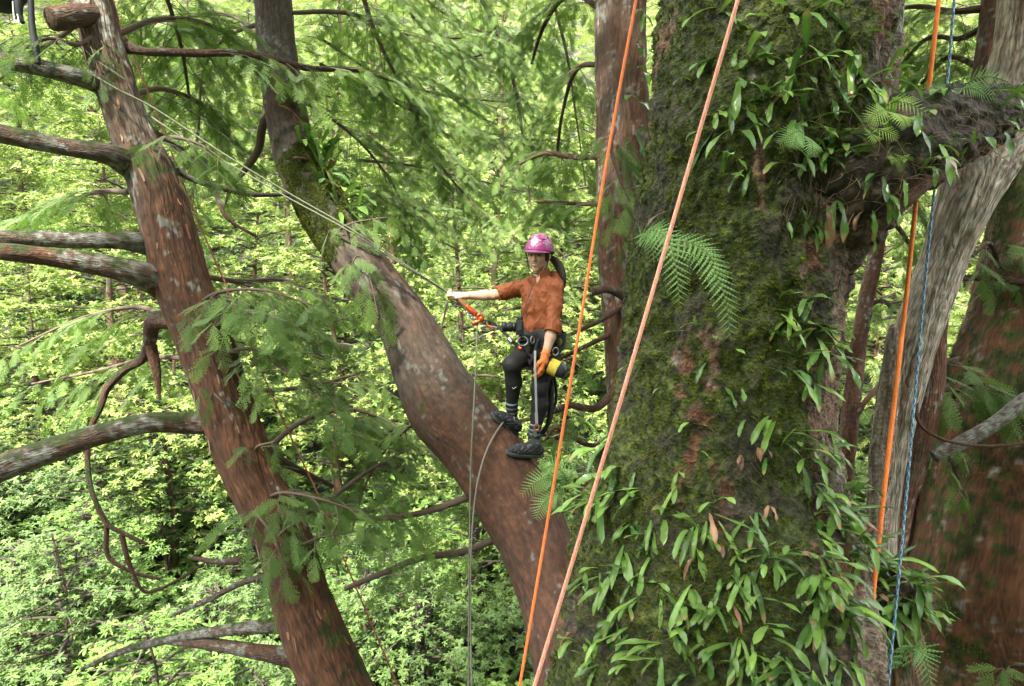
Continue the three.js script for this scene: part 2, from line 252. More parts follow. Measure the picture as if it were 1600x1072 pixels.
// ---------- the giant mossy cypress on the right, with the limb the climber stands on ----------
const giant = thing('giant_cypress_tree', 'giant mossy cypress trunk covered in strap ferns, with a thick limb curving left', 'tree', P(1130, 2300, 3.7).setY(2.6));
const mossPts = [];
let giantTrunkMesh, giantLimbMesh;
{
  const rr = rng(4001);
  const mossOf = (p, dir, s) => {                        // moss grows over the left and front, bark shows on the right and in streaks
    const side = dir.x * 0.9 + 0.1 * dir.z, q = fbm(p.x * 1.6, p.y * 0.8, p.z * 1.6, 3), st = fbm(p.x * 7, p.y * 1.1, p.z * 7, 2);
    return 0.96 - 1.1 * sstep(0.25, 0.85, side) + q * 1.3 + st * 1.2;
  };
  const col = (a, s, p, dir, h) => {
    const m = mossOf(p, dir, s) + fbm(p.x * 14, p.y * 14, p.z * 14, 2) * 0.7, t = sstep(0.32, 0.55, m), n2 = fbm(p.x * 25, p.y * 25, p.z * 25, 2), n3 = fbm(p.x * 3, p.y * 3, p.z * 3 + 7, 3);
    let b = mix3(mix3(REDD, RED, clamp(0.35 + 2 * fbm(p.x * 30, p.y * 2.5, p.z * 30, 2))), [0.22, 0.175, 0.125], clamp(0.12 + 1.6 * fbm(p.x * 4, p.y * 1.5, p.z * 4, 3) + 0.5 * sstep(0.5, 1, dir.x)));
    b = mix3(b, LICH, 0.6 * sstep(0.2, 0.3, fbm(p.x * 12, p.y * 6, p.z * 12 + 3, 3)));
    b = mix3(b, DIRT, sstep(0.0, 0.3, n3) * 0.7);
    const g = mix3(mix3(MOSS, MOSSL, clamp(0.35 + 2.2 * n2)), DIRT, 0.8 * sstep(0.08, 0.3, n3 + n2 * 0.4));
    return mix3(b, g, t);
  };
  const disp = (a, s, r, dir) => { const x = dir.x * r, z = dir.z * r; return 0.05 * Math.sin(a * 5 + s * 0.4) * noise(a * 0.7, s * 0.35, 2) + 0.11 * fbm(x * 2.1, s * 1.1, z * 2.1, 3) + 0.065 * fbm(x * 9 + 4, s * 6, z * 9, 3) + 0.018 * noise(x * 34, s * 22, z * 34); };
  const g = sweep([[P(1120, 2300, 3.9).setY(2.0), 0.95], W(1105, 1500, 3.65, 660), W(1108, 1072, 3.6, 500), W(1118, 850, 3.6, 430), W(1125, 650, 3.6, 328), W(1148, 420, 3.6, 328), W(1190, 180, 3.6, 345), W(1212, 0, 3.65, 335), W(1235, -500, 3.9, 300), [P(1260, -1200, 4.3), 0.42], [P(1270, -2000, 4.8), 0.3]],
    { segs: 300, step: 0.016, uRep: 4, disp, color: col, sample: (p, dir, tg, c, j, i, r) => { if (p.y > 15.6 || p.y < 8.2) return; const m = c[1] > c[0] * 1.12 && c[1] > 0.05; if (m && rr() < 0.34) mossPts.push([p.clone(), dir.clone()]); } });
  giantTrunkMesh = part('trunk', g, M.mossbark, giant);
  // fluted ridge of bare bark that runs down from the side limb
  const rid = sweep([W(1310, 250, 3.55, 110), W(1274, 380, 3.42, 92), W(1248, 520, 3.4, 82), W(1238, 660, 3.42, 80), W(1238, 800, 3.5, 95), W(1225, 980, 3.6, 120)], { segs: 60, step: 0.015, uRep: 1, disp: (a, s, r, d) => 0.03 * fbm(a * 1.5, s * 2, 4, 3) + 0.012 * Math.abs(noise(Math.cos(a) * 6, Math.sin(a) * 6, s * 3)), color: (a, s, p, dir) => { const c = barkColor({ seed: 91, grey: () => 0.5, lichen: () => 0.45, moss: (p) => 0.35 - 0.3 * dir.x })(a, s, p, dir, 0, 1, 0.15); return c; } });
  part('bark_ridge', rid, M.bark, giant);
  const rid2 = sweep([W(1330, -120, 3.75, 150), W(1340, 30, 3.72, 120), W(1338, 160, 3.7, 110), W(1325, 300, 3.6, 110)], { segs: 60, step: 0.015, disp: barkDisp(8, 0.1, 0.016), color: barkColor({ seed: 61, grey: () => 0.55, lichen: () => 0.6 }) });
  part('bark_ridge', rid2, M.bark, giant);
  // hollow knot and burl
  part('burl', sweep([W(1236, 905, 3.25, 60), W(1232, 960, 3.2, 74), W(1222, 1020, 3.2, 60), W(1212, 1060, 3.25, 40)], { segs: 40, step: 0.012, disp: barkDisp(3, 0.2, 0.008), color: barkColor({ seed: 13, grey: () => 1, lichen: () => 0.3, moss: () => 0.28 }) }), M.deadwood, giant);

  // the limb that carries the climber
  const limb = sweep([W(975, 1330, 3.85, 180), W(930, 1150, 4.05, 160), W(893, 1010, 4.3, 132), W(868, 930, 4.5, 116), W(843, 866, 4.65, 110), W(815, 803, 4.8, 118), W(784, 750, 4.9, 119), W(745, 693, 5.0, 120), W(699, 640, 5.08, 121), W(661, 568, 5.12, 102), W(627, 499, 5.15, 83), W(565, 415, 5.2, 78), W(510, 336, 5.35, 75), W(470, 260, 5.5, 68), W(448, 180, 5.65, 62), W(434, 90, 5.8, 58), W(426, -10, 5.95, 56), W(418, -200, 6.2, 52), W(405, -600, 6.6, 42), W(395, -1100, 7, 28)],
    { segs: 120, step: 0.013, uRep: 1, disp: barkDisp(21, 0.10, 0.006), color: barkColor({ seed: 33, grey: (s, p) => 0.9 - 1.0 * sstep(-0.1, 0.75, (P(700, 560, 5).y - p.y)), warm: (s, p) => 0.9 * sstep(0.4, -0.1, p.distanceTo(P(800, 735, 5)) - 0.42), lichen: (s, p) => 0.24 + 0.08 * sstep(0, 0.8, p.y - P(700, 640, 5).y) - 0.3 * sstep(0.1, 0.5, P(700, 640, 5).y - p.y), moss: (p, d) => 1.2 * Math.exp(-(p.distanceToSquared(P(495, 365, 5.2))) / 0.09) + 0.95 * Math.exp(-(p.distanceToSquared(P(490, 265, 5.4))) / 0.12) + 0.42 * Math.exp(-(p.distanceToSquared(P(660, 640, 4.9))) / 0.09) - 0.05 }),
      sample: (p, dir, tg, c) => { if (c[1] > c[0] * 1.12 && rr() < 0.5) mossPts.push([p.clone(), dir.clone()]); } });
  const limbMesh = part('limb', limb, M.smoothbark, giant, null, 'thick reddish limb curving up to the left under the climber');
  giantLimbMesh = limbMesh;
  // side limb on the right, wrapped in roots and humus
  const side = sweep([W(1255, 350, 3.5, 210), W(1320, 284, 3.3, 190), W(1390, 240, 3.25, 156), W(1460, 208, 3.35, 128), W(1530, 184, 3.6, 100), W(1588, 168, 3.9, 56)], { segs: 90, step: 0.012, uRep: 1, disp: (a, s, r, d) => 0.05 * fbm(a * 1.7, s * 5, 3, 3) + 0.03 * noise(Math.cos(a) * 5, Math.sin(a) * 5, s * 16), color: (a, s, p, dir) => mix3(mix3([0.028, 0.02, 0.013], [0.075, 0.048, 0.027], clamp(0.5 + 2 * fbm(p.x * 22, p.y * 22, p.z * 22, 2))), dir.y < -0.35 ? [0.09, 0.055, 0.034] : MOSS, sstep(0.1, 0.35, Math.abs(dir.y) * 0.3 + fbm(p.x * 8, p.y * 8, p.z * 8, 2))) });
  part('side_limb', side, M.mossbark, giant, null, 'short side limb wrapped in roots and humus');
  const under = sweep([W(1338, 372, 3.2, 34), W(1400, 312, 3.12, 42), W(1470, 262, 3.22, 30), W(1550, 212, 3.42, 18)], { segs: 28, step: 0.012, disp: barkDisp(19, 0.15, 0.006), color: barkColor({ seed: 29, grey: () => 0.2, moss: () => 0.1 }) });
  part('root', under, M.bark, giant);
}
// moss cushions: tufts too many to count
{
  const pos = [], idx = [], r = rng(11);
  for (let i = 0; i < 7; i++) { const a = i * 0.9 + r.s(0.3), l = r.r(0.7, 1.1), t = r.r(0.25, 0.9), w = 0.16, k = pos.length / 3, dx = Math.cos(a), dz = Math.sin(a); pos.push(-dz * w, 0, dx * w, dz * w, 0, -dx * w, dx * t * l + dz * w * 0.5, l * 0.7, dz * t * l - dx * w * 0.5, dx * t * l * 1.5, l * 0.85, dz * t * l * 1.5); idx.push(k, k + 1, k + 2, k, k + 2, k + 3); }
  const g = geom(pos, idx), mats = [], cols = [];
  for (const [p, d] of mossPts) { const t = V(r.s(1), r.s(1), r.s(1)).cross(d); if (t.lengthSq() < 1e-4) continue; mats.push(basis(p.clone().addScaledVector(d, -0.002), t, d, r.r(0.009, 0.022))); const k = sstep(-0.15, 0.25, fbm(p.x * 10, p.y * 10, p.z * 10, 2)); cols.push(tone(r, mix3([0.036, 0.047, 0.007], [0.066, 0.085, 0.010], k), mix3([0.066, 0.08, 0.010], [0.14, 0.165, 0.019], k), 0.2)); }
  inst('moss', g, M.moss, mats, cols, giant, 'stuff');
}

// ---------- leaning cypress on the left ----------
const lefty = thing('leaning_cypress_tree', 'leaning reddish cypress with broken bare side branches at the left', 'tree', P(560, 1900, 4.6).setY(2.8));
const leftFol = new Foliage(), leftTw = newTw();
{
  const trunk = sweep([[P(720, 2300, 4.6).setY(2.2), 0.3], W(640, 1300, 4.55, 112), W(524, 1072, 4.5, 98), W(470, 940, 4.5, 88), W(440, 834, 4.5, 83), W(390, 733, 4.5, 84), W(354, 633, 4.5, 82), W(318, 532, 4.5, 80), W(284, 440, 4.5, 80), W(246, 302, 4.5, 74), W(203, 201, 4.5, 60), W(170, 100, 4.5, 58), W(143, 0, 4.5, 56), W(100, -160, 4.5, 50), W(40, -500, 4.6, 38), W(0, -900, 4.8, 24)],
    { segs: 110, step: 0.011, uRep: 1, disp: barkDisp(51, 0.12, 0.0075), color: barkColor({ seed: 71, grey: (s, p) => -0.3 + 0.7 * sstep(-0.2, 1.6, p.y - P(330, 560, 4.5).y), lichen: (s, p) => 0.05 + 0.42 * sstep(-0.4, 1.2, p.y - P(330, 560, 4.5).y), moss: (p, d, s) => 0.12 + 0.3 * sstep(0.2, 0.9, d.x) * sstep(P(0, 800, 4.5).y, P(0, 1000, 4.5).y, p.y) + 0.4 * Math.exp(-p.distanceToSquared(P(225, 262, 4.4)) / 0.03) }) });
  const tm = part('trunk', trunk, M.bark, lefty);
  // loose bark flakes that lift off the trunk
  const fl = [], r = rng(515), fr = trunk.frames;
  for (let i = 0; i < 150; i++) { const f = fr[Math.floor(r.r(0.25, 0.93) * fr.length)], a = r.r(0, 6.283), d = f.n.clone().multiplyScalar(Math.cos(a)).addScaledVector(f.b, Math.sin(a)), s = V().crossVectors(d, f.t), L = r.r(0.04, 0.13), w = r.r(0.004, 0.011), pos = [], idx = [], base = f.p.clone().addScaledVector(d, f.r + 0.002), lean = r.s(0.15), lift = r.r(0.006, 0.028);
    for (let j = 0; j <= 4; j++) { const t = j / 4, q = base.clone().addScaledVector(f.t, -t * L).addScaledVector(s, lean * t * L).addScaledVector(d, lift * t * t), ww = w * (1 - 0.6 * Math.abs(t - 0.4)); for (const e of [-1, 0, 1]) pos.push(...q.clone().addScaledVector(s, e * ww).addScaledVector(d, (1 - e * e) * 0.003).toArray()); }
    for (let j = 0; j < 4; j++) for (const e of [0, 1]) { const k = j * 3 + e; idx.push(k, k + 1, k + 4, k, k + 4, k + 3); }
    const c = mix3([0.24, 0.10, 0.055], [0.27, 0.19, 0.13], r()); fl.push(geom(pos, idx, { color: Array(15).fill(c).flat() })); }
  part('bark_flakes', merge(fl), new THREE.MeshStandardMaterial({ vertexColors: true, roughness: 0.9, side: THREE.DoubleSide }), lefty, 'stuff');
  const br = (pts, o = {}) => { pts = [[pts[0][0], pts[0][1], Math.max(pts[0][2], 4.6), pts[0][3] * 1.3], ...pts.slice(1)]; const g = sweep(pts.map(q => W(...q)), { segs: o.segs || 32, step: o.step || 0.013, disp: barkDisp(o.seed || 5, 0.16, o.fine ?? 0.004), color: barkColor({ seed: o.seed || 5, grey: () => o.grey ?? 0.6, lichen: () => (o.lichen ?? 0.7) * 1.35, moss: o.moss ? (p, d) => o.moss + 0.35 * d.y : null }), endColor: o.end }); const m = part('branch', g, M.bark, lefty, null, o.label); return g; };
  br([[178, 135, 4.45, 30], [120, 120, 4.3, 27], [50, 104, 4.2, 24], [-30, 90, 4.1, 22], [-160, 60, 4, 16]], { seed: 101, grey: 0.75, lichen: 0.85, label: 'pale grey branch crossing the upper left corner' });
  br([[215, 262, 4.4, 36], [165, 240, 4.25, 32], [95, 228, 4.15, 28], [20, 212, 4.05, 30], [-60, 196, 4, 28], [-180, 170, 4, 16]], { seed: 104, grey: 0.35, lichen: 0.6, moss: 0.22, label: 'weathered branch with split bark' });
  br([[250, 384, 4.45, 30], [190, 376, 4.3, 26], [110, 374, 4.2, 25], [40, 372, 4.1, 24], [-40, 372, 4.0, 22], [-200, 380, 4, 14]], { seed: 107, grey: 0.85, lichen: 0.8, moss: 0.2 });
  br([[268, 446, 4.5, 46], [215, 427, 4.3, 40], [150, 412, 4.2, 34], [70, 400, 4.1, 28], [0, 392, 4.0, 25], [-120, 380, 4, 16]], { seed: 110, grey: 0.3, lichen: 0.55, moss: 0.25, label: 'thick reddish lower branch of the pair' });
  br([[345, 655, 4.6, 34], [300, 660, 4.6, 34], [240, 660, 4.5, 32], [170, 675, 4.4, 34], [90, 700, 4.3, 38], [10, 728, 4.2, 42], [-80, 770, 4.1, 44]], { seed: 113, grey: 0.55, lichen: 0.75, moss: 0.3, label: 'arching lichen-spotted branch running to the left edge' });
  br([[450, 976, 4.55, 20], [395, 980, 4.6, 20], [320, 990, 4.7, 16], [260, 1000, 4.8, 13], [190, 1018, 4.9, 10], [128, 1045, 5, 5]], { seed: 116, grey: 0.9, lichen: 0.85, moss: 0.2, label: 'grey dead branch with mossy base' });
  br([[470, 1030, 4.5, 24], [400, 1018, 4.6, 22], [320, 1005, 4.7, 17], [255, 1002, 4.8, 8]], { seed: 119, grey: 0.4, lichen: 0.5 });
  br([[425, 900, 4.7, 9], [380, 910, 4.8, 9], [330, 935, 4.9, 8], [268, 962, 5, 5]], { seed: 122, grey: 0.9, lichen: 0.6 });
  br([[380, 875, 4.9, 9], [340, 878, 5, 9], [300, 872, 5.1, 7]], { seed: 123, grey: 0.2, lichen: 0.2 });
  br([[275, 500, 4.9, 24], [240, 503, 5.0, 26], [234, 535, 5.1, 18], [222, 562, 5.15, 14], [198, 576, 5.2, 12], [168, 606, 5.2, 11], [156, 640, 5.2, 9], [141, 672, 5.2, 8], [137, 730, 5.1, 8], [146, 775, 5, 7], [168, 818, 5, 7], [190, 832, 5, 6], [230, 850, 5, 4]], { seed: 125, grey: 0.15, lichen: 0.1, moss: 0.35, label: 'dark crooked branch winding down' });
  br([[236, 540, 5.1, 14], [245, 585, 5.1, 12], [250, 625, 5.1, 3]], { seed: 126, grey: 0.1, lichen: 0.1, moss: 0.2 });
  br([[190, 835, 5, 6], [205, 890, 5, 6], [228, 925, 5, 5], [280, 905, 5.1, 4], [320, 880, 5.2, 3]], { seed: 127, grey: 0.1, lichen: 0.1 });
  br([[166, 820, 5, 6], [170, 870, 5, 6], [205, 893, 5, 5], [250, 905, 5, 4]], { seed: 128, grey: 0.1, lichen: 0.1 });
  br([[400, 690, 4.7, 20], [430, 715, 4.8, 16], [470, 735, 4.9, 9], [520, 760, 5.1, 5]], { seed: 131, grey: 0.3, lichen: 0.3 });
  const b1 = br([[188, 70, 4.55, 20], [215, 79, 4.6, 13], [300, 83, 4.8, 12], [370, 83, 5.0, 11], [430, 93, 5.15, 10], [480, 106, 5.3, 9], [560, 110, 5.6, 7], [625, 130, 5.9, 4]], { seed: 134, grey: 0.35, lichen: 0.3, label: 'slender branch reaching across to the middle limb' });
  const b2 = br([[262, 250, 4.6, 12], [290, 275, 4.7, 9], [340, 292, 4.8, 8], [395, 304, 5.0, 7], [450, 304, 5.2, 5]], { seed: 137, grey: 0.9, lichen: 0.5 });
  br([[232, 205, 4.6, 12], [290, 240, 4.9, 9], [335, 300, 5, 8], [355, 340, 5, 6], [400, 370, 5.1, 3]], { seed: 140, grey: 0.05, lichen: 0.1 });
  part('broken_branch_stub', sweep([W(150, 22, 4.45, 30), W(118, 24, 4.3, 34), W(92, 28, 4.22, 36), W(78, 29, 4.18, 34)], { segs: 32, step: 0.008, disp: barkDisp(9, 0.1, 0.004), color: barkColor({ seed: 151, grey: () => 0.2, lichen: () => 0.1 }), endColor: [0.34, 0.20, 0.14] }), M.bark, lefty, null, 'sawn stub with a round pinkish cut face');
  // leafy shoots
  const bough = (pts, o) => { const g = sweep(pts.map(q => W(...q)), { segs: 8, step: 0.03 }); part('bough', g, M.twig, lefty); dress(g, leftFol, leftTw, o); };
  dress(b1, leftFol, leftTw, { seed: 201, count: 26, len: 0.45, size: 0.2, tone: DEEP, from: 0.25 });
  bough([[330, 515, 4.45, 8], [380, 490, 4.3, 6], [440, 500, 4.2, 5], [500, 540, 4.15, 3]], { seed: 203, count: 15, len: 0.4, size: 0.18, gap: 0.06, tone: FRESH, droop: 0.05, from: 0.0 });
  bough([[335, 560, 4.5, 8], [390, 545, 4.35, 6], [450, 580, 4.25, 5], [520, 610, 4.3, 3]], { seed: 205, count: 14, len: 0.4, size: 0.17, gap: 0.055, tone: FRESH, droop: 0.05 });
  bough([[420, 800, 4.4, 7], [400, 800, 4.25, 5], [425, 835, 4.15, 4], [450, 900, 4.1, 3]], { seed: 207, count: 10, len: 0.26, size: 0.17, tone: FRESH, from: 0 });
  bough([[450, 830, 4.45, 7], [470, 850, 4.3, 5], [500, 840, 4.25, 4], [560, 830, 4.3, 3]], { seed: 209, count: 10, len: 0.3, size: 0.18, tone: FRESH, from: 0 });
  bough([[420, 740, 4.6, 8], [400, 700, 4.35, 5], [430, 690, 4.3, 3]], { seed: 211, count: 6, len: 0.18, size: 0.14, tone: FRESH, from: 0.2 });
  bough([[315, 590, 4.5, 6], [330, 610, 4.35, 5], [350, 630, 4.3, 3]], { seed: 213, count: 5, len: 0.15, size: 0.12, tone: FRESH, from: 0.2 });
  bough([[440, 820, 4.7, 10], [500, 790, 4.9, 8], [570, 740, 5.2, 7], [640, 700, 5.5, 4]], { seed: 215, count: 18, len: 0.8, size: 0.16, gap: 0.07, tone: DEEP });
  bough([[400, 720, 4.8, 10], [470, 660, 5.2, 8], [550, 640, 5.6, 6], [610, 660, 5.9, 4]], { seed: 217, count: 20, len: 0.85, size: 0.16, gap: 0.07, tone: DEEP });
  bough([[350, 600, 4.8, 10], [420, 610, 5.3, 8], [500, 600, 5.8, 6], [570, 580, 6.2, 4]], { seed: 219, count: 20, len: 0.85, size: 0.16, gap: 0.07, tone: DEEP });
  bough([[300, 430, 4.8, 10], [380, 440, 5.5, 8], [450, 440, 6, 6], [510, 470, 6.3, 4]], { seed: 221, count: 18, len: 0.8, size: 0.16, gap: 0.07, tone: FRESH });
  bough([[170, 60, 4.6, 10], [250, 30, 5.1, 8], [330, 40, 5.6, 6], [400, 90, 6, 4]], { seed: 223, count: 20, len: 0.8, size: 0.16, gap: 0.07, tone: DEEP });
  bough([[200, 150, 4.7, 10], [260, 140, 5.4, 8], [320, 170, 6, 6], [370, 230, 6.3, 4]], { seed: 225, count: 18, len: 0.8, size: 0.16, gap: 0.07, tone: DEEP });
  bough([[140, 20, 4.4, 10], [90, 60, 4.8, 8], [40, 90, 5.2, 6], [-20, 140, 5.5, 4]], { seed: 227, count: 18, len: 0.75, size: 0.16, gap: 0.07, tone: DEEP });
  bough([[200, 300, 4.8, 9], [150, 300, 5.4, 7], [90, 320, 5.8, 5], [20, 350, 6, 3]], { seed: 229, count: 14, len: 0.5, size: 0.19, gap: 0.06, tone: FRESH });
  bough([[270, 500, 4.8, 9], [210, 480, 5.6, 7], [120, 500, 6.2, 5], [30, 540, 6.4, 3]], { seed: 231, count: 18, len: 0.8, size: 0.16, gap: 0.07, tone: DEEP });
  bough([[300, 560, 4.8, 9], [230, 560, 5.6, 7], [150, 580, 6.2, 5], [50, 600, 6.4, 3]], { seed: 233, count: 16, len: 0.8, size: 0.16, gap: 0.07, tone: DEEP });
  bough([[200, -160, 4.7, 12], [240, -60, 5.1, 8], [280, 60, 5.5, 6], [300, 180, 5.8, 4]], { seed: 235, count: 20, len: 0.75, size: 0.16, gap: 0.07, tone: DEEP });
  bough([[165, 40, 4.5, 9], [120, 70, 4.3, 7], [80, 60, 4.2, 5], [30, 80, 4.15, 3]], { seed: 237, count: 12, len: 0.35, size: 0.16, gap: 0.06, tone: DEEP });
  bough([[225, 240, 4.5, 8], [260, 215, 4.3, 6], [310, 225, 4.25, 4], [360, 260, 4.25, 3]], { seed: 239, count: 11, len: 0.35, size: 0.15, gap: 0.06, tone: DEEP });
  bough([[400, 790, 4.5, 7], [440, 770, 4.3, 5], [500, 780, 4.25, 4], [560, 800, 4.3, 3]], { seed: 241, count: 12, len: 0.35, size: 0.16, gap: 0.055, tone: FRESH });
  bough([[300, 480, 4.5, 7], [350, 455, 4.25, 6], [420, 455, 4.15, 4], [480, 475, 4.15, 3]], { seed: 243, count: 14, len: 0.38, size: 0.16, gap: 0.05, tone: FRESH });
  // crown above the frame
  for (let i = 0; i < 9; i++) { const a = i * 2.4, h = -360 - i * 36, l = 1.5 - i * 0.02, b = P(105 + h * -0.0 + (h + 160) * 0.16, h, 4.6), d = V(Math.cos(a), 0.1, Math.sin(a)), g = sweep([[b, 0.03], [b.clone().addScaledVector(d, l * 0.5).add(V(0, 0.1, 0)), 0.018], [b.clone().addScaledVector(d, l).add(V(0, -0.2, 0)), 0.006]], { segs: 6, step: 0.1 }); part('bough', g, M.twig, lefty); dress(g, leftFol, leftTw, { seed: 300 + i, count: 18, len: 0.6, size: 0.34, gap: 0.11 }); }
  part('twigs', twGeo(leftTw), M.twig, lefty, 'stuff'); leftFol.build('foliage', SPRAY, M.leafy, lefty);
}

// ---------- boughs of the giant that hang across the middle of the picture ----------
{
  const fol = new Foliage(), tw = newTw();
  const bough = (pts, o) => { const g = sweep(pts.map(q => W(q[0], q[1], q[2], q[3] * (o.thin ?? 0.55))), { segs: 9, step: 0.03, disp: barkDisp(o.seed, 0.2, 0.002) }); part('bough', g, M.twig, giant); dress(g, fol, tw, o); };
  const D = (seed, count, k = {}) => ({ seed, count: Math.round(count * 1.15), len: 1.05, size: 0.15, gap: 0.075, sag: 0.22, tone: [[0.085, 0.16, 0.026], [0.17, 0.275, 0.05]], droop: 0.12, hang: 0.3, ...k });
  bough([[450, 20, 5.9, 12], [540, 20, 6.2, 12], [600, 40, 6.5, 11], [650, 60, 6.8, 10], [720, 60, 7, 5]], D(401, 24));
  bough([[432, -120, 6, 18], [540, -60, 6.5, 16], [590, 60, 6.8, 12], [640, 160, 7, 9], [690, 260, 7.1, 7], [760, 340, 7.2, 4]], D(403, 44));
  bough([[425, -220, 6.2, 20], [620, -150, 6.8, 16], [740, -20, 7.2, 12], [800, 120, 7.4, 9], [820, 240, 7.4, 7], [830, 330, 7.4, 4]], D(405, 46));
  bough([[425, -260, 6.2, 20], [700, -200, 7, 16], [830, -80, 7.5, 12], [880, 60, 7.7, 9], [900, 180, 7.6, 6], [915, 290, 7.4, 4]], D(407, 40));
  bough([[455, 150, 5.7, 10], [510, 180, 6.1, 9], [570, 230, 6.5, 8], [620, 300, 6.7, 6], [650, 380, 6.8, 4]], D(409, 32));
  bough([[490, 260, 5.6, 9], [550, 290, 6, 8], [600, 310, 6.3, 6], [670, 330, 6.5, 4]], D(411, 22, { tone: FRESH }));
  bough([[500, 100, 6.4, 9], [560, 130, 6.8, 8], [660, 180, 7.2, 7], [760, 210, 7.5, 5], [850, 220, 7.8, 4]], D(413, 34));
  bough([[560, -100, 7, 10], [640, 20, 7.4, 8], [720, 90, 7.7, 7], [800, 60, 8, 5]], D(415, 28));
  bough([[545, 420, 5.05, 7], [560, 400, 4.85, 5], [575, 425, 4.75, 4], [590, 490, 4.7, 3]], { seed: 417, count: 9, len: 0.2, size: 0.2, tone: FRESH, droop: 0.6, hang: 0.9, from: 0, face: 0.8 });
  bough([[520, 370, 5.1, 7], [545, 350, 4.9, 5], [600, 340, 4.85, 3]], { seed: 419, count: 7, len: 0.2, size: 0.19, tone: FRESH, from: 0.1 });
  bough([[765, 765, 4.95, 13], [665, 800, 5.3, 11], [600, 810, 5.5, 10], [545, 808, 5.7, 8], [500, 800, 5.9, 5]], { seed: 421, thin: 0.9, count: 12, len: 0.4, size: 0.24, tone: DEEP });
  bough([[820, 820, 4.85, 13], [725, 862, 5.3, 12], [660, 872, 5.5, 12], [600, 895, 5.7, 10], [540, 920, 5.9, 8]], { seed: 423, thin: 0.9, count: 7, len: 0.35, size: 0.22, tone: DEEP });
  bough([[690, 625, 5.15, 9], [605, 700, 5.6, 8], [570, 760, 5.8, 6], [550, 830, 6, 4]], { seed: 425, count: 22, len: 0.75, size: 0.16, gap: 0.07, tone: DEEP });
  bough([[434, 160, 5.7, 15], [411, 196, 5.8, 13], [404, 232, 5.9, 12], [384, 264, 5.9, 10], [362, 290, 5.9, 7], [350, 325, 5.9, 3]], { seed: 427, thin: 1, count: 3, len: 0.25, size: 0.2 });
  bough([[430, 30, 5.9, 14], [350, 60, 6.2, 11], [318, 110, 6.4, 9], [310, 200, 6.5, 7], [300, 330, 6.6, 4]], D(429, 30));
  bough([[700, 470, 6.2, 6], [680, 540, 6.2, 5], [660, 560, 6.2, 3]], { seed: 431, count: 5, len: 0.3, size: 0.17, gap: 0.055, tone: FRESH });
  bough([[600, -80, 8, 10], [680, 10, 8.4, 8], [780, 60, 8.8, 7], [880, 90, 9, 5]], D(433, 30, { tone: FRESH, size: 0.17 }));
  bough([[500, 60, 7, 9], [600, 120, 8, 8], [700, 150, 8.6, 7], [800, 160, 9, 5]], D(435, 30, { tone: FRESH, size: 0.17 }));
  bough([[560, 250, 7, 8], [650, 260, 8, 7], [740, 280, 8.6, 6], [820, 300, 9, 4]], D(437, 28, { tone: FRESH, size: 0.17 }));
  bough([[430, 70, 5.9, 9], [340, 20, 7, 8], [270, 40, 7.6, 7], [210, 120, 8, 5]], D(439, 28, { tone: FRESH, size: 0.17 }));
  // crown high above
  const r = rng(881);
  for (let i = 0; i < 27; i++) { const a = i * 2.4 + 0.5, t = (i % 24) / 24, up = i < 24, b = up ? P(lerp(1245, 1268, t), lerp(-620, -1900, t), lerp(3.95, 4.7, t)) : P(lerp(416, 396, t), lerp(-260, -1080, t), lerp(6.2, 7, t)), l = (up ? 2.9 : 1.8) * lerp(1, 0.7, t), d = V(Math.cos(a), 0.12, Math.sin(a)), g = sweep([[b, 0.05], [b.clone().addScaledVector(d, l * 0.5).add(V(0, 0.15, 0)), 0.03], [b.clone().addScaledVector(d, l).add(V(0, -0.25, 0)), 0.008]], { segs: 7, step: 0.12 }); part('bough', g, M.twig, giant); dress(g, fol, tw, { seed: 500 + i, count: 24, len: 0.9, size: 0.42, gap: 0.14 }); }
  part('twigs', twGeo(tw), M.twig, giant, 'stuff'); fol.build('foliage', SPRAY, M.leafy, giant);
}
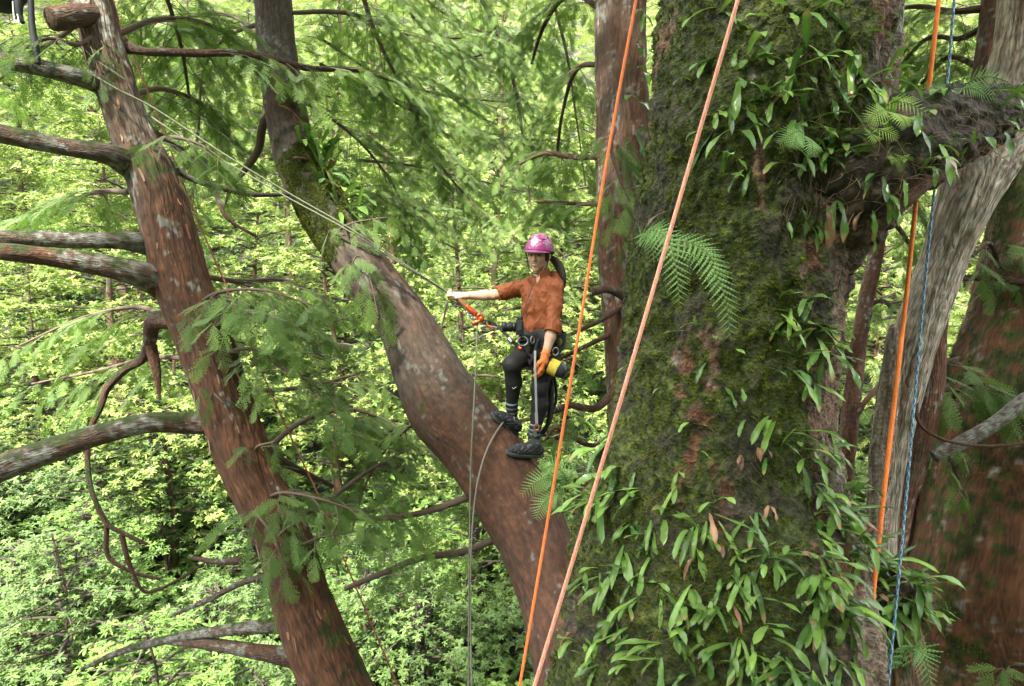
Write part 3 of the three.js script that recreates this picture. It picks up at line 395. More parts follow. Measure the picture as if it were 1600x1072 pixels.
// ---------- trees that stand round the giant ----------
function sideTree(name, label, pts, o, base) {
  const t = thing(name, label, 'tree', base);
  const g = sweep(pts, { segs: o.segs || 70, step: o.step || 0.016, uRep: o.uRep || 1, disp: o.disp || barkDisp(o.seed, 0.12, o.fine ?? 0.008), color: o.color || barkColor(o) });
  part('trunk', g, o.mat || M.bark, t); t.g = null; return t;
}
const limbTo = (t, pts, o = {}) => { const g = sweep(pts.map(q => W(...q)), { segs: o.segs || 24, step: 0.014, disp: barkDisp(o.seed || 3, 0.18, 0.004), color: barkColor({ seed: o.seed || 3, grey: () => o.grey ?? 0.5, lichen: () => o.lichen ?? 0.4, moss: o.moss ? () => o.moss : null }) }); part('branch', g, o.mat || M.bark, t, null, o.label); return g; };
{ // straight trunk half hidden behind the giant
  const t = sideTree('cypress_tree', 'straight red-brown trunk just behind the left side of the giant', [[P(1010, 1900, 6).setY(2.6), 0.4], W(992, 800, 6, 80), W(982, 500, 6, 78), W(974, 400, 6, 76), W(972, 300, 6, 76), W(972, 200, 6, 78), W(970, 0, 6, 78), W(966, -300, 6, 70), W(960, -900, 6.2, 44)], { seed: 171, grey: () => 0.5, lichen: (s, p) => 0.45, fine: 0.012 }, P(1010, 1900, 6).setY(2.6));
  const fol = new Foliage(), tw = newTw();
  for (const [pts, o] of [
    [[[950, 245, 5.9, 8], [900, 246, 6.1, 9], [850, 240, 6.4, 8], [812, 256, 6.6, 4]], { seed: 601, count: 14, len: 0.45, size: 0.17, gap: 0.06 }],
    [[[955, 320, 5.8, 8], [900, 318, 6.2, 6], [840, 315, 6.5, 4]], { seed: 603, count: 12, len: 0.4, size: 0.17, gap: 0.06 }],
    [[[960, 200, 5.7, 7], [955, 230, 5.4, 6], [965, 270, 5.3, 4], [985, 320, 5.25, 3]], { seed: 605, count: 12, len: 0.28, size: 0.2, tone: DEEP, from: 0 }],
    [[[950, 290, 5.7, 7], [960, 330, 5.4, 5], [980, 380, 5.3, 3]], { seed: 607, count: 8, len: 0.24, size: 0.18, tone: DEEP, from: 0 }],
    [[[945, 20, 6, 9], [890, -10, 6.4, 8], [850, 40, 6.8, 6], [830, 100, 7, 4]], { seed: 609, count: 18, len: 0.5, size: 0.17, gap: 0.06 }],
    [[[945, 100, 6, 9], [900, 110, 6.5, 7], [880, 170, 6.8, 5], [870, 240, 7, 4]], { seed: 611, count: 16, len: 0.5, size: 0.17, gap: 0.06 }],
    [[[1000, 480, 5.9, 14], [950, 452, 5.6, 12], [928, 456, 5.5, 11]], { seed: 613, count: 0 }],
    [[[970, 600, 5.8, 14], [930, 638, 5.7, 12], [890, 634, 5.8, 10], [850, 650, 6, 7], [800, 660, 6.3, 4]], { seed: 615, count: 3, len: 0.3, size: 0.2 }],
    [[[960, 700, 5.9, 9], [910, 692, 5.7, 7], [870, 668, 5.8, 6], [850, 690, 5.9, 3]], { seed: 617, count: 4, len: 0.3, size: 0.2 }],
    [[[960, 520, 5.9, 8], [900, 548, 5.8, 6], [860, 566, 5.9, 5], [800, 580, 6, 4]], { seed: 619, count: 3, len: 0.3, size: 0.22, tone: FRESH }],
    [[[990, 470, 5.9, 7], [930, 505, 5.7, 6], [870, 530, 5.9, 5], [830, 540, 6, 3]], { seed: 621, count: 2, len: 0.3, size: 0.22, tone: FRESH }]]) { const g = limbTo(t, pts, { seed: o.seed, grey: 0.25, lichen: 0.2, segs: 12 }); dress(g, fol, tw, o); }
  for (let i = 0; i < 22; i++) { const a = i * 2.4, b = P(964, -260 - i * 26, 6.05), l = 1.8, d = V(Math.cos(a), 0.1, Math.sin(a)), g = sweep([[b, 0.03], [b.clone().addScaledVector(d, l * 0.5), 0.02], [b.clone().addScaledVector(d, l).add(V(0, -0.25, 0)), 0.006]], { segs: 6, step: 0.12 }); part('bough', g, M.twig, t); dress(g, fol, tw, { seed: 640 + i, count: 20, len: 0.7, size: 0.36, gap: 0.12 }); }
  part('twigs', twGeo(tw), M.twig, t, 'stuff'); fol.build('foliage', SPRAY, M.leafy, t);
}
const PALEW = (seed, red) => (a, s, p, dir) => { const st = fbm(Math.cos(a) * 5 + seed, Math.sin(a) * 5, s * 1.6, 4), f2 = fbm(Math.cos(a) * 13, Math.sin(a) * 13 + seed, s * 2.6, 3), li = fbm(Math.cos(a) * 3, Math.sin(a) * 3, s * 9 + seed, 3); let c = mix3([0.54, 0.455, 0.365], [0.28, 0.18, 0.12], clamp(red + st * 2.4)); c = mix3(c, [0.14, 0.085, 0.055], 0.75 * sstep(0.1, 0.2, f2)); return mix3(c, [0.60, 0.57, 0.5], 0.7 * sstep(0.14, 0.24, li)); };
{ // pale dead leaning trunk
  const t = thing('dead_tree', 'pale weathered dead trunk leaning right behind the orange and blue ropes', 'tree', P(1350, 1900, 5).setY(2.6));
  part('trunk', sweep([[P(1350, 1900, 5).setY(2.6), 0.2], W(1364, 1000, 4.7, 46), W(1377, 839, 4.65, 46), W(1390, 713, 4.6, 52), W(1408, 610, 4.55, 62), W(1440, 500, 4.5, 70), W(1476, 400, 4.45, 66), W(1502, 330, 4.4, 80), W(1530, 260, 4.4, 98), W(1572, 190, 4.4, 92), W(1596, 100, 4.4, 84), W(1612, -20, 4.4, 80), W(1630, -300, 4.5, 70), W(1650, -700, 4.6, 40)], { segs: 90, step: 0.012, disp: (a, s, r) => barkDisp(31, 0.16, 0.006)(a, s, r) + 0.012 * noise(Math.cos(a) * 2.5, Math.sin(a) * 2.5, s * 0.8), color: PALEW(4, 0.2) }), M.deadwood, t);
  part('stem', sweep([W(1372, 960, 4.9, 50), W(1405, 780, 4.85, 46), W(1430, 690, 4.8, 50), W(1450, 600, 4.75, 46), W(1456, 520, 4.7, 40), W(1470, 440, 4.6, 36)], { segs: 40, step: 0.014, disp: barkDisp(35, 0.15, 0.006), color: barkColor({ seed: 36, grey: () => 0.1, lichen: () => 0.35 }) }), M.bark, t, null, 'darker red-brown stem fused behind the pale one');
  part('splintered_stub', sweep([W(1368, 860, 4.5, 30), W(1378, 700, 4.48, 32), W(1390, 600, 4.45, 26), W(1394, 535, 4.43, 18), W(1396, 512, 4.42, 12)], { segs: 28, step: 0.01, disp: barkDisp(37, 0.25, 0.006), color: PALEW(14, 0.45) }), M.deadwood, t);
  part('branch', sweep([W(1440, 540, 4.55, 12), W(1480, 690, 4.5, 7)].slice(0, 1).concat([W(1436, 660, 4.4, 6), W(1470, 685, 4.3, 5), W(1540, 697, 4.3, 5), W(1620, 690, 4.3, 4)]), { segs: 8, step: 0.02, color: barkColor({ seed: 4, grey: () => 0 }) }), M.bark, t);
}
{ // reddish trunk in the top right corner
  const t = sideTree('red_cypress_tree', 'slim reddish trunk rising in the top right corner behind the pale dead trunk', [[P(1390, 1900, 6).setY(2.6), 0.16], W(1412, 800, 5.9, 40), W(1442, 600, 5.9, 40), W(1488, 350, 5.8, 40), W(1528, 180, 5.8, 40), W(1543, 110, 5.8, 40), W(1558, 0, 5.8, 40), W(1585, -200, 5.8, 36), W(1620, -600, 6, 22)], { seed: 191, grey: () => 0.05, lichen: () => 0.3 }, P(1390, 1900, 6).setY(2.6));
  const fol = new Foliage(), tw = newTw();
  for (const [pts, o] of [[[[1545, 12, 5.8, 12], [1490, 18, 6, 9], [1430, 10, 6.3, 7], [1380, 20, 6.6, 4]], { seed: 701, count: 14, len: 0.7, tone: FRESH }], [[[1540, 40, 5.8, 10], [1500, 60, 6.1, 8], [1450, 60, 6.4, 6], [1400, 110, 6.7, 4]], { seed: 703, count: 14, len: 0.7, tone: FRESH }], [[[1540, 110, 5.8, 9], [1480, 90, 6.2, 7], [1440, 130, 6.5, 5]], { seed: 705, count: 10, len: 0.6, tone: FRESH }],
    [[[1528, 180, 5.8, 12], [1470, 150, 6.6, 9], [1410, 150, 7.2, 6], [1380, 220, 7.4, 4]], { seed: 707, count: 12, len: 0.7, tone: FRESH }], [[[1472, 436, 5.85, 10], [1540, 434, 5.4, 11], [1600, 442, 5.2, 10], [1680, 440, 5, 7]], { seed: 709, count: 3, len: 0.3 }]]) { const g = limbTo(t, pts, { seed: o.seed, grey: 0.3, segs: 12 }); dress(g, fol, tw, { size: 0.18, gap: 0.06, ...o }); }
  for (let i = 0; i < 9; i++) { const a = i * 2.4, b = P(1590 + i * 2, -220 - i * 24, 5.85), l = 1.5, d = V(Math.cos(a), 0.1, Math.sin(a)), g = sweep([[b, 0.03], [b.clone().addScaledVector(d, l * 0.5), 0.02], [b.clone().addScaledVector(d, l).add(V(0, -0.25, 0)), 0.006]], { segs: 6, step: 0.12 }); part('bough', g, M.twig, t); dress(g, fol, tw, { seed: 740 + i, count: 18, len: 0.7, size: 0.36, gap: 0.12 }); }
  part('twigs', twGeo(tw), M.twig, t, 'stuff'); fol.build('foliage', SPRAY, M.leafy, t);
}
{ // big trunk at the right edge
  const t = thing('broad_cypress_tree', 'broad red-brown trunk with mossy edge filling the lower right corner', 'tree', P(1660, 1900, 5.6).setY(2.6));
  const rr = rng(6001), pts = [];
  part('trunk', sweep([[P(1650, 1900, 5.7).setY(2.6), 1.1], W(1640, 1200, 5.6, 480), W(1655, 1000, 5.55, 470), W(1668, 870, 5.5, 440), W(1690, 740, 5.5, 430), W(1706, 620, 5.5, 400), W(1726, 500, 5.5, 370), W(1748, 380, 5.5, 350), W(1775, 250, 5.5, 330), W(1830, 0, 5.6, 300), W(1900, -500, 5.8, 220), W(1950, -1200, 6, 100)], { segs: 200, step: 0.02, uRep: 4, disp: (a, s, r, d) => barkDisp(81, 0.06, 0.014)(a, s, r) + 0.05 * fbm(d.x * 3, d.z * 3, s * 0.9, 2),
    color: barkColor({ seed: 83, grey: () => -0.1, warm: () => 0.8, lichen: () => 0.25, moss: (p, d) => -0.12 + 0.6 * sstep(-0.55, -0.98, d.x) + 0.35 * sstep(0.2, 1, p.y - P(0, 430, 5.5).y) }), sample: (p, dir, tg, c) => { if (c[1] > c[0] * 1.12 && p.y < 15.5 && p.y > 7 && rr() < 0.4) pts.push([p.clone(), dir.clone()]); } }), M.bark, t);
  { const r = rng(12), g = geom([-.15, 0, 0, .15, 0, 0, .5, .8, .3, 0, 0, -.15, 0, 0, .15, -.5, .8, .3, -.1, 0, .1, .1, 0, -.1, -.2, .8, -.6, -.1, 0, -.1, .1, 0, .1, .3, 1, -.1], [0, 1, 2, 3, 4, 5, 6, 7, 8, 9, 10, 11]), m = [], c = []; for (const [p, d] of pts) { m.push(basis(p, V(r.s(1), r.s(1), r.s(1)).cross(d), d, r.r(0.014, 0.03))); c.push(tone(r, [0.07, 0.09, 0.016], [0.13, 0.15, 0.028])); } if (m.length) inst('moss', g, M.moss, m, c, t, 'stuff'); }
  limbTo(t, [[1720, 570, 4.65, 34], [1650, 602, 4.45, 26], [1600, 626, 4.4, 22], [1550, 664, 4.4, 21], [1500, 692, 4.42, 20], [1458, 713, 4.45, 18]], { seed: 211, grey: 1, lichen: 1.5, segs: 30, label: 'pale lichen-grey dead branch' });
  const fol = new Foliage(), tw = newTw();
  for (const [pts, o] of [[[[1500, 560, 5.3, 8], [1470, 570, 5, 6], [1450, 590, 4.9, 4], [1430, 640, 4.85, 3]], { seed: 801, count: 12, len: 0.35, size: 0.22 }], [[[1480, 640, 5.2, 8], [1500, 610, 4.95, 6], [1535, 600, 4.85, 4], [1570, 620, 4.8, 3]], { seed: 803, count: 12, len: 0.3, size: 0.2 }], [[[1470, 700, 5.2, 7], [1460, 690, 4.95, 5], [1490, 730, 4.85, 4], [1510, 780, 4.8, 3]], { seed: 805, count: 9, len: 0.26, size: 0.17, tone: FRESH }], [[[1560, 420, 5.5, 8], [1545, 380, 5.2, 6], [1520, 400, 5.1, 4]], { seed: 809, count: 9, len: 0.3, size: 0.2 }], [[[1560, 1060, 4.8, 6], [1590, 1040, 4.6, 5], [1630, 1050, 4.5, 3]], { seed: 811, count: 7, len: 0.25, size: 0.2, tone: FRESH }]]) { const g = limbTo(t, pts, { seed: o.seed, grey: 0.2, segs: 8 }); dress(g, fol, tw, { from: 0.1, ...o }); }
  part('twigs', twGeo(tw), M.twig, t, 'stuff'); fol.build('foliage', SPRAY, M.leafy, t);
}
{ // thin young trunk between giant and dead tree
  const t = sideTree('thin_tree', 'thin bent young trunk in the gap between giant and pale dead trunk', [[P(1300, 1700, 7.5).setY(3), 0.12], W(1306, 900, 7.4, 28), W(1318, 760, 7.3, 26), W(1328, 660, 7.3, 26), W(1342, 540, 7.3, 22), W(1356, 460, 7.3, 22), W(1372, 380, 7.3, 20), W(1384, 280, 7.3, 18), W(1380, 100, 7.4, 16), W(1390, -100, 7.5, 14), W(1400, -400, 7.6, 8)], { seed: 221, grey: () => 0.3, lichen: () => 0.35, segs: 32 }, P(1300, 1700, 7.5).setY(3));
  const fol = new Foliage(), tw = newTw();
  for (const [pts, o] of [[[[1352, 480, 7.3, 8], [1380, 470, 7.3, 6], [1400, 490, 7.2, 4]], { seed: 901, count: 5 }], [[[1335, 580, 7.3, 9], [1318, 540, 7.3, 8], [1290, 500, 7.4, 5]], { seed: 903, count: 6 }], [[[1326, 670, 7.3, 9], [1350, 630, 7.2, 8], [1375, 600, 7.2, 6], [1390, 560, 7.2, 4]], { seed: 905, count: 8 }], [[[1380, 260, 7.3, 9], [1420, 300, 7.4, 7], [1460, 380, 7.4, 4]], { seed: 907, count: 14 }], [[[1384, 330, 7.3, 8], [1420, 380, 7.3, 6], [1440, 440, 7.3, 4]], { seed: 909, count: 12 }]]) { const g = limbTo(t, pts, { seed: o.seed, grey: 0.4, segs: 9 }); dress(g, fol, tw, { len: 0.45, size: 0.18, gap: 0.06, tone: FRESH, ...o }); }
  part('twigs', twGeo(tw), M.twig, t, 'stuff'); fol.build('foliage', SPRAY, M.leafy, t);
}

// ---------- forest behind ----------
function forestTree(x, z, h, o) {                         // conifer-like tree with layered leafy boughs
  const y = groundY(x, z), base = V(x, y - 0.2, z), r = rng(o.seed); if (o.zone) { const q = proj(V(x, y + h * 0.6, z)); if (q) o.label += ' ' + xZone(q[0]); }
  const t = thing(o.name || 'forest_tree', o.label, 'tree', base, o.group);
  const lean = V(r.s(0.08), 1, r.s(0.08)), top = base.clone().addScaledVector(lean, h), R = o.r || h * 0.014;
  const pts = [[base, R * 1.3]]; for (let k = 1; k <= 4; k++) pts.push([base.clone().lerp(top, k / 4).add(V(r.s(0.15), 0, r.s(0.15))), Math.max(0.012, R * (1 - 0.9 * k / 4))]);
  const g = sweep(pts, { segs: 14, step: 0.12, disp: barkDisp(o.seed, 0.15, 0.01), color: barkColor({ seed: o.seed, grey: () => o.grey ?? 0.5, lichen: () => 0.1, moss: () => o.moss ?? 0.42 }) }); part('trunk', g, M.bark, t);
  const fol = new Foliage(), tw = newTw(), n = o.n || 60, from = o.from ?? 0.3;
  for (let i = 0; i < n; i++) {
    const u = Math.pow((i + r()) / n, 0.85), b = base.clone().lerp(top, lerp(from, 1, u)), a = i * 2.39996 + r.s(0.5), w = (o.w || h * 0.2) * (0.25 + 0.9 * Math.sin(Math.PI * lerp(0.22, 0.97, u))) * r.r(0.65, 1.15);
    const d = V(Math.cos(a), r.r(-0.05, 0.35), Math.sin(a)).normalize(), m = b.clone().addScaledVector(d, w * 0.55).add(V(0, 0.1 * w, 0)), e = b.clone().addScaledVector(d, w).add(V(0, -0.12 * w, 0));
    twig(tw, b, m, e, 0.012 + 0.012 * w, 0.004, 4, 4);
    const k = Math.round((o.dens || 9) * w);
    for (let j = 0; j < k; j++) {
      const s = lerp(0.25, 1.05, Math.sqrt((j + r()) / k)), q = b.clone().multiplyScalar((1 - s) * (1 - s)).addScaledVector(m, 2 * s * (1 - s)).addScaledVector(e, s * s), sp = 0.34 * w * (1.15 - s * 0.6);
      q.add(V(r.s(sp), r.s(sp * 0.35) - 0.03, r.s(sp)));
      const dir = d.clone().add(V(r.s(0.9), r.s(0.6) - 0.3, r.s(0.9)));
      const c = tone(r, ...(o.tone || FRESH));
      fol.add(Math.floor(r() * 3), o.broad ? basis(q, V(r.s(1), r.s(0.25), r.s(1)), V(r.s(0.6), 1, r.s(0.6)), (o.size || 0.3) * r.r(0.7, 1.2)) : basis(q, dir, V(r.s(1.1), 0.8, r.s(1.1) + 0.3), (o.size || 0.45) * r.r(0.6, 1.25)), c);
    }
  }
  part('branches', twGeo(tw), M.branchwood, t, 'stuff'); fol.build('crown', o.broad ? ROSETTE : SPRAYLOW, o.broad ? M.broad : M.leafy, t);
  return t;
}
{
  const r = rng(90210);
  // broad-leaved shrubs on the slope below
  let i = 0;
  for (const [z0, n, w, row] of [[-9.2, 9, 15, 'nearest'], [-11.2, 10, 19, 'second row'], [-13.4, 11, 23, 'third row']]) for (let k = 0; k < n; k++) {
    const x = -w * 0.62 + w * (k + r.r(0.15, 0.85)) / n, z = z0 + r.s(0.9), pale = r() < 0.55;
    forestTree(x, z, r.r(2.6, 4.2), { seed: 1500 + i++, name: 'leafy_shrub', zone: true, label: (pale ? 'light ' : 'mid-green ') + row + ' broad-leaved shrub on the slope below', group: 'shrubs on the slope', broad: true, tone: pale ? PALE : DEEP, n: 46, w: r.r(1.0, 1.4), from: 0.25, dens: 17, size: 0.2, r: 0.04, moss: 0.35 });
  }
  // trees of the middle distance
  for (const [z0, n, w, h0, h1, row] of [[-15.5, 10, 27, 5, 10, 'near'], [-19, 12, 34, 6, 12, 'mid-distance'], [-23.5, 12, 42, 7, 13, 'farther']]) for (let k = 0; k < n; k++) {
    const x = -w / 2 + w * (k + r.r(0.1, 0.9)) / n, z = z0 + r.s(1.4), broad = r() < 0.65;
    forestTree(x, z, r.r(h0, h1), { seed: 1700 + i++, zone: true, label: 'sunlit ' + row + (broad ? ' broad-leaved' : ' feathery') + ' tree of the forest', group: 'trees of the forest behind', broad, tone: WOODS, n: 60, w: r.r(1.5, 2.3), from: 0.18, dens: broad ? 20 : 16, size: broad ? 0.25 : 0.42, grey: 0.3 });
  }
  for (const [z0, n, w, h0, h1, row] of [[-30, 11, 52, 9, 14, 'lower'], [-38, 12, 64, 10, 16, 'middle'], [-48, 13, 80, 10, 17, 'upper']]) for (let k = 0; k < n; k++) {
    const x = -w / 2 + w * (k + r.r(0.1, 0.9)) / n, z = z0 + r.s(2.5);
    const qx = x / -z * F + 800, cutH = qx > 820 && qx < 970 ? 0.55 : 1;
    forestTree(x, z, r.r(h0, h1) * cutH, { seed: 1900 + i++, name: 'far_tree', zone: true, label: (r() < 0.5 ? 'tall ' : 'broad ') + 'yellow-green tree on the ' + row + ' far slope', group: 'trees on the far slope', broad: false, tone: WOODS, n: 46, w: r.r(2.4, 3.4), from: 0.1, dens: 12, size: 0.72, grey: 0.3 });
  }
  // neighbours behind and beside the viewpoint, whose crowns shade the foreground
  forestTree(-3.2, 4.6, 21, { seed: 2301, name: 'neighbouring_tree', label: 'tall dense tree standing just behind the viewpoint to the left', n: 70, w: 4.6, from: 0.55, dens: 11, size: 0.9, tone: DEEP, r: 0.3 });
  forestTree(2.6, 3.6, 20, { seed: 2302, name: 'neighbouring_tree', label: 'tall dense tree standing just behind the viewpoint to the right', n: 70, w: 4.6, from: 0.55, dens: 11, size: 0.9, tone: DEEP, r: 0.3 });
  // undergrowth over the slope
  const mats = [], cols = [];
  for (let k = 0; k < 26000; k++) { const z = -7 - Math.pow(r(), 1.7) * 45, x = r.s(0.95) * (-z + 4), y = groundY(x, z) + r.r(0, 0.7); mats.push(basis(V(x, y, z), V(r.s(1), r.s(0.3), r.s(1)), V(r.s(0.6), 1, r.s(0.6)), r.r(0.28, 0.55) * (1 + -z * 0.015))); cols.push(tone(r, ...(r() < 0.7 ? DEEP : PALE))); }
  for (let k = 0; k < 7000; k++) { const z = 4 + r() * 40, x = r.s(1) * 34, y = groundY(x, z) + r.r(0, 2.5); mats.push(basis(V(x, y, z), V(r.s(1), r.s(0.3), r.s(1)), V(r.s(0.6), 1, r.s(0.6)), r.r(1, 2))); cols.push(tone(r, ...FRESH)); }
  tag(inst('undergrowth', ROSETTE[1], M.broad, mats, cols, null, 'stuff'), 'leafy undergrowth covering the forest slope', 'undergrowth');
  const m2 = [], c2 = [];
  for (let k = 0; k < 9000; k++) { const z = -52 - r() * 110, x = r.s(1.0) * -z, y = groundY(x, z) + Math.pow(r(), 0.6) * 11 * (0.6 + 0.8 * noise(x * 0.16, z * 0.16, 5) + 0.3); m2.push(basis(V(x, y, z), V(r.s(1), r.s(0.4), r.s(1)), V(r.s(0.6), 1, r.s(0.6)), r.r(1.6, 3.2))); c2.push(tone(r, ...WOODS)); }
  tag(inst('far_forest', SPRAYLOW[0], M.leafy, m2, c2, null, 'stuff'), 'forest canopy on the distant hillside', 'forest');
}
// ---------- epiphytes ----------
const ray = new THREE.Raycaster(); ray.firstHitOnly = true;
THREE.Mesh.prototype.raycast = acceleratedRaycast;
const hit = (px, py, meshes) => { const o = camera.position.clone(), d = P(px, py, 1).sub(o).normalize(); ray.set(o, d); for (const m of meshes) m.geometry.boundsTree ||= new MeshBVH(m.geometry, { indirect: true }); const h = ray.intersectObjects(meshes, false)[0]; return h ? { p: h.point.clone(), n: h.face.normal.clone().normalize() } : null; };
M.strap = new THREE.MeshPhysicalMaterial({ vertexColors: true, roughness: 0.95, transmission: 0.3, thickness: 0, specularIntensity: 0.3, clearcoat: 0.8, clearcoatRoughness: 0.24, side: THREE.DoubleSide });
function strapLeaf(parent, p, dir, L, w, r, o = {}) {     // lance-shaped leaf that arches out and droops
  const n = 9, pos = [], idx = [], col = [], d = dir.clone().normalize(), q = p.clone(), droop = o.droop ?? r.r(0.02, 0.2), wave = r.r(0, 6), seedN = r() * 90, tw = r.s(0.5);
  const kind = o.dead || r() < 0.02, base = kind ? [[0.22, 0.10, 0.05], [0.16, 0.085, 0.04], [0.30, 0.16, 0.09]][Math.floor(r() * 3)] : tone(r, [0.048, 0.115, 0.019], [0.165, 0.28, 0.042], 0.25), tip = r() < 0.12 ? [0.22, 0.15, 0.05] : base;
  const side0 = V().crossVectors(d, V(0, 1, 0)); if (side0.lengthSq() < 0.02) side0.set(r.s(1), 0, r.s(1)); side0.normalize();
  for (let i = 0; i <= n; i++) {
    const t = i / n, sd = side0.clone().applyAxisAngle(d, tw * t + 0.1 * Math.sin(wave + t * 7)), up = V().crossVectors(sd, d).normalize();
    const edge = e2 => 1 + 0.13 * Math.sin(t * (13 + 4 * e2) + wave + e2) + 0.06 * Math.sin(t * 31 + wave * 2 + e2), ww = w * (0.16 + 1.0 * Math.pow(t, 0.7)) * Math.pow(Math.max(0, 1 - Math.pow(t, 5)), 0.7) * 1.12 + 0.0005, f = 0.32, c = t > 0.86 ? tip : base;
    for (const e of [-1, 0, 1]) { const v = q.clone().addScaledVector(sd, e * ww * edge(e)).addScaledVector(up, Math.abs(e) * f * ww + e * 0.22 * ww * Math.sin(wave + t * 12) + 0.15 * ww * Math.sin(wave * 1.7 + t * 9 + e)); pos.push(v.x, v.y, v.z); const k = (e ? 1 : 1.2) * (1 + 0.5 * noise(t * 3 + wave, e * 1.3, seedN)); col.push(c[0] * k, c[1] * k, c[2] * k); }
    q.addScaledVector(d, L / n); d.y -= droop * (0.6 + t); d.normalize();
  }
  for (let i = 0; i < n; i++) for (const e of [0, 1]) { const k = i * 3 + e; idx.push(k, k + 1, k + 4, k, k + 4, k + 3); }
  return part('leaf', geom(pos, idx, { color: col }), M.strap, parent);
}
const fernZone = ([x, y]) => (x < 600 ? (x < 505 ? 'on its upper side' : 'on its lower side') : (y < 60 ? 'at the top edge' : y < 180 ? 'above the side limb crest' : y < 300 ? 'level with the side limb' : y < 420 ? 'level with the helmet' : y < 540 ? 'level with the jacket' : y < 640 ? 'level with the leggings' : y < 740 ? 'level with the shoes' : y < 850 ? 'just below shoe level' : y < 960 ? 'well below shoe level' : 'at the bottom edge') + (x < 960 ? ', left flank' : x < 1050 ? ', left front' : x < 1150 ? ', centre front' : x < 1250 ? ', right front' : x < 1350 ? ', right side' : x < 1450 ? ', by thick orange rope' : ', by dead trunk'));
function clump(px, py, n, Lpx, meshes, seed, label, group, o = {}) {
  const h = o.at || hit(px, py, meshes); if (!h) return; const r = rng(seed), dep = h.p.clone().sub(camera.position).length(), L = Lpx / F * dep, q = proj(h.p), t = thing('strap_fern', [['one', 'two', 'three', 'four', 'five', 'six'][n - 1] + '-leaved', label, fernZone(q)].join(' '), 'fern', h.p.clone(), group);
  for (let i = 0; i < n; i++) { const up = o.up ?? 0.5, dir = h.n.clone().multiplyScalar(r.r(0.2, 0.8)).add(V(r.s(o.spread ?? 0.9), r.r(-0.75, up), r.s(0.4) + 0.1)); strapLeaf(t, h.p.clone().addScaledVector(h.n, -0.004).add(V(r.s(0.008 * n), r.s(0.008 * n), 0)), dir, L * r.r(0.5, 1.2), L * r.r(0.062, 0.092), r, { dead: o.dead && r() < o.dead, droop: o.droop }); }
  return t;
}
{
  const G = [giantTrunkMesh, ...giant.children.filter(c => c.name === 'bark_ridge' || c.name === 'side_limb')];
  let s = 3000;
  const U = 'strap fern on the giant trunk', D = 'strap fern in the giant trunk\'s dense patch', B = 'strap fern on the side limb';
  for (const [x, y, n, L] of [[1150, 80, 2, 48], [1182, 122, 1, 40], [1108, 148, 2, 55], [1082, 128, 1, 40], [1135, 168, 2, 52], [1168, 205, 1, 48], [1138, 245, 1, 44], [1210, 150, 3, 62], [1182, 158, 2, 52], [1240, 112, 3, 66], [1282, 12, 3, 58], [1250, 20, 2, 52], [1330, 52, 2, 52], [1328, 96, 2, 52], [1290, 90, 2, 60], [1350, 136, 2, 55], [1242, 132, 3, 60], [1258, 192, 3, 62], [1275, 226, 2, 58], [1225, 258, 2, 55], [1298, 205, 3, 60], [1222, 330, 1, 55], [1255, 255, 2, 55],
    [1215, 470, 3, 52], [1237, 478, 3, 55], [1262, 466, 4, 62], [1282, 515, 4, 66], [1300, 552, 3, 66], [1200, 520, 1, 44], [1092, 508, 2, 48], [1074, 515, 1, 44], [1112, 530, 2, 48], [1160, 604, 1, 48], [1130, 604, 1, 44], [1200, 575, 1, 38], [1040, 608, 1, 34], [1168, 652, 1, 48], [1246, 642, 2, 60], [1258, 605, 2, 58], [1150, 545, 1, 42], [1080, 660, 2, 52], [962, 684, 1, 34], [992, 738, 1, 48], [1104, 568, 1, 44], [1216, 702, 1, 50], [1256, 722, 3, 60], [1196, 712, 1, 48], [1124, 728, 2, 48], [1100, 722, 1, 46], [1000, 560, 1, 40], [985, 640, 1, 42], [1010, 300, 1, 38], [1060, 250, 1, 36], [1050, 330, 1, 40], [1245, 560, 2, 52], [1060, 735, 2, 48]]) clump(x, y, n, L, G, s++, U, 'ferns high on the trunk');
  const r = rng(31337);
  for (let i = 0; i < 26; i++) clump(r.r(1090, 1340), r.r(15, 290), 2 + Math.floor(r() * 2), r.r(48, 70), G, s++, U, 'ferns high on the trunk');
  for (let i = 0; i < 18; i++) clump(r.r(1195, 1300), r.r(440, 730), 2 + Math.floor(r() * 2), r.r(46, 66), G, s++, U, 'ferns high on the trunk');
  for (let i = 0; i < 128; i++) {
    const x = r.r(885, 1345), y = 755 + Math.pow(r(), 0.9) * 320; if (y < 790 && x > 1000 && x < 1230 && r() < 0.5) continue; if (x > 1195 && x < 1250 && y > 880 && y < 1010) continue;
    clump(x, y, 2 + Math.floor(r() * 3), r.r(38, 70), G, s++, D, 'ferns low on the trunk', { up: 0.15, spread: 0.7 });
  }
  for (let i = 0; i < 9; i++) clump(r.r(905, 960), r.r(690, 800), 5, r.r(60, 80), G, s++, 'strap fern at the fork of limb and giant', 'ferns at the fork', { spread: 1.1 });
  for (let i = 0; i < 15; i++) clump(r.r(1268, 1325), r.r(760, 960), 6, r.r(52, 80), G, s++, 'long strap fern on the giant', 'ferns on the right flank', { spread: 1.2 });
  for (let i = 0; i < 42; i++) clump(r.r(1290, 1570), 120 + Math.pow(r(), 1.3) * 150, 2 + Math.floor(r() * 2), r.r(40, 62), G, s++, B, 'ferns on the side limb', { up: 1.0, droop: r.r(0.08, 0.28) });
  for (const [x, y, n, L] of [[1288, 318, 2, 80], [1270, 352, 2, 62], [1306, 312, 2, 72], [1252, 322, 1, 66], [1360, 330, 3, 60], [1385, 300, 3, 58], [1415, 280, 2, 54]]) clump(x, y, n, L, G, s++, B, 'ferns on the side limb', { droop: 0.6, spread: 0.3, up: -0.1 });
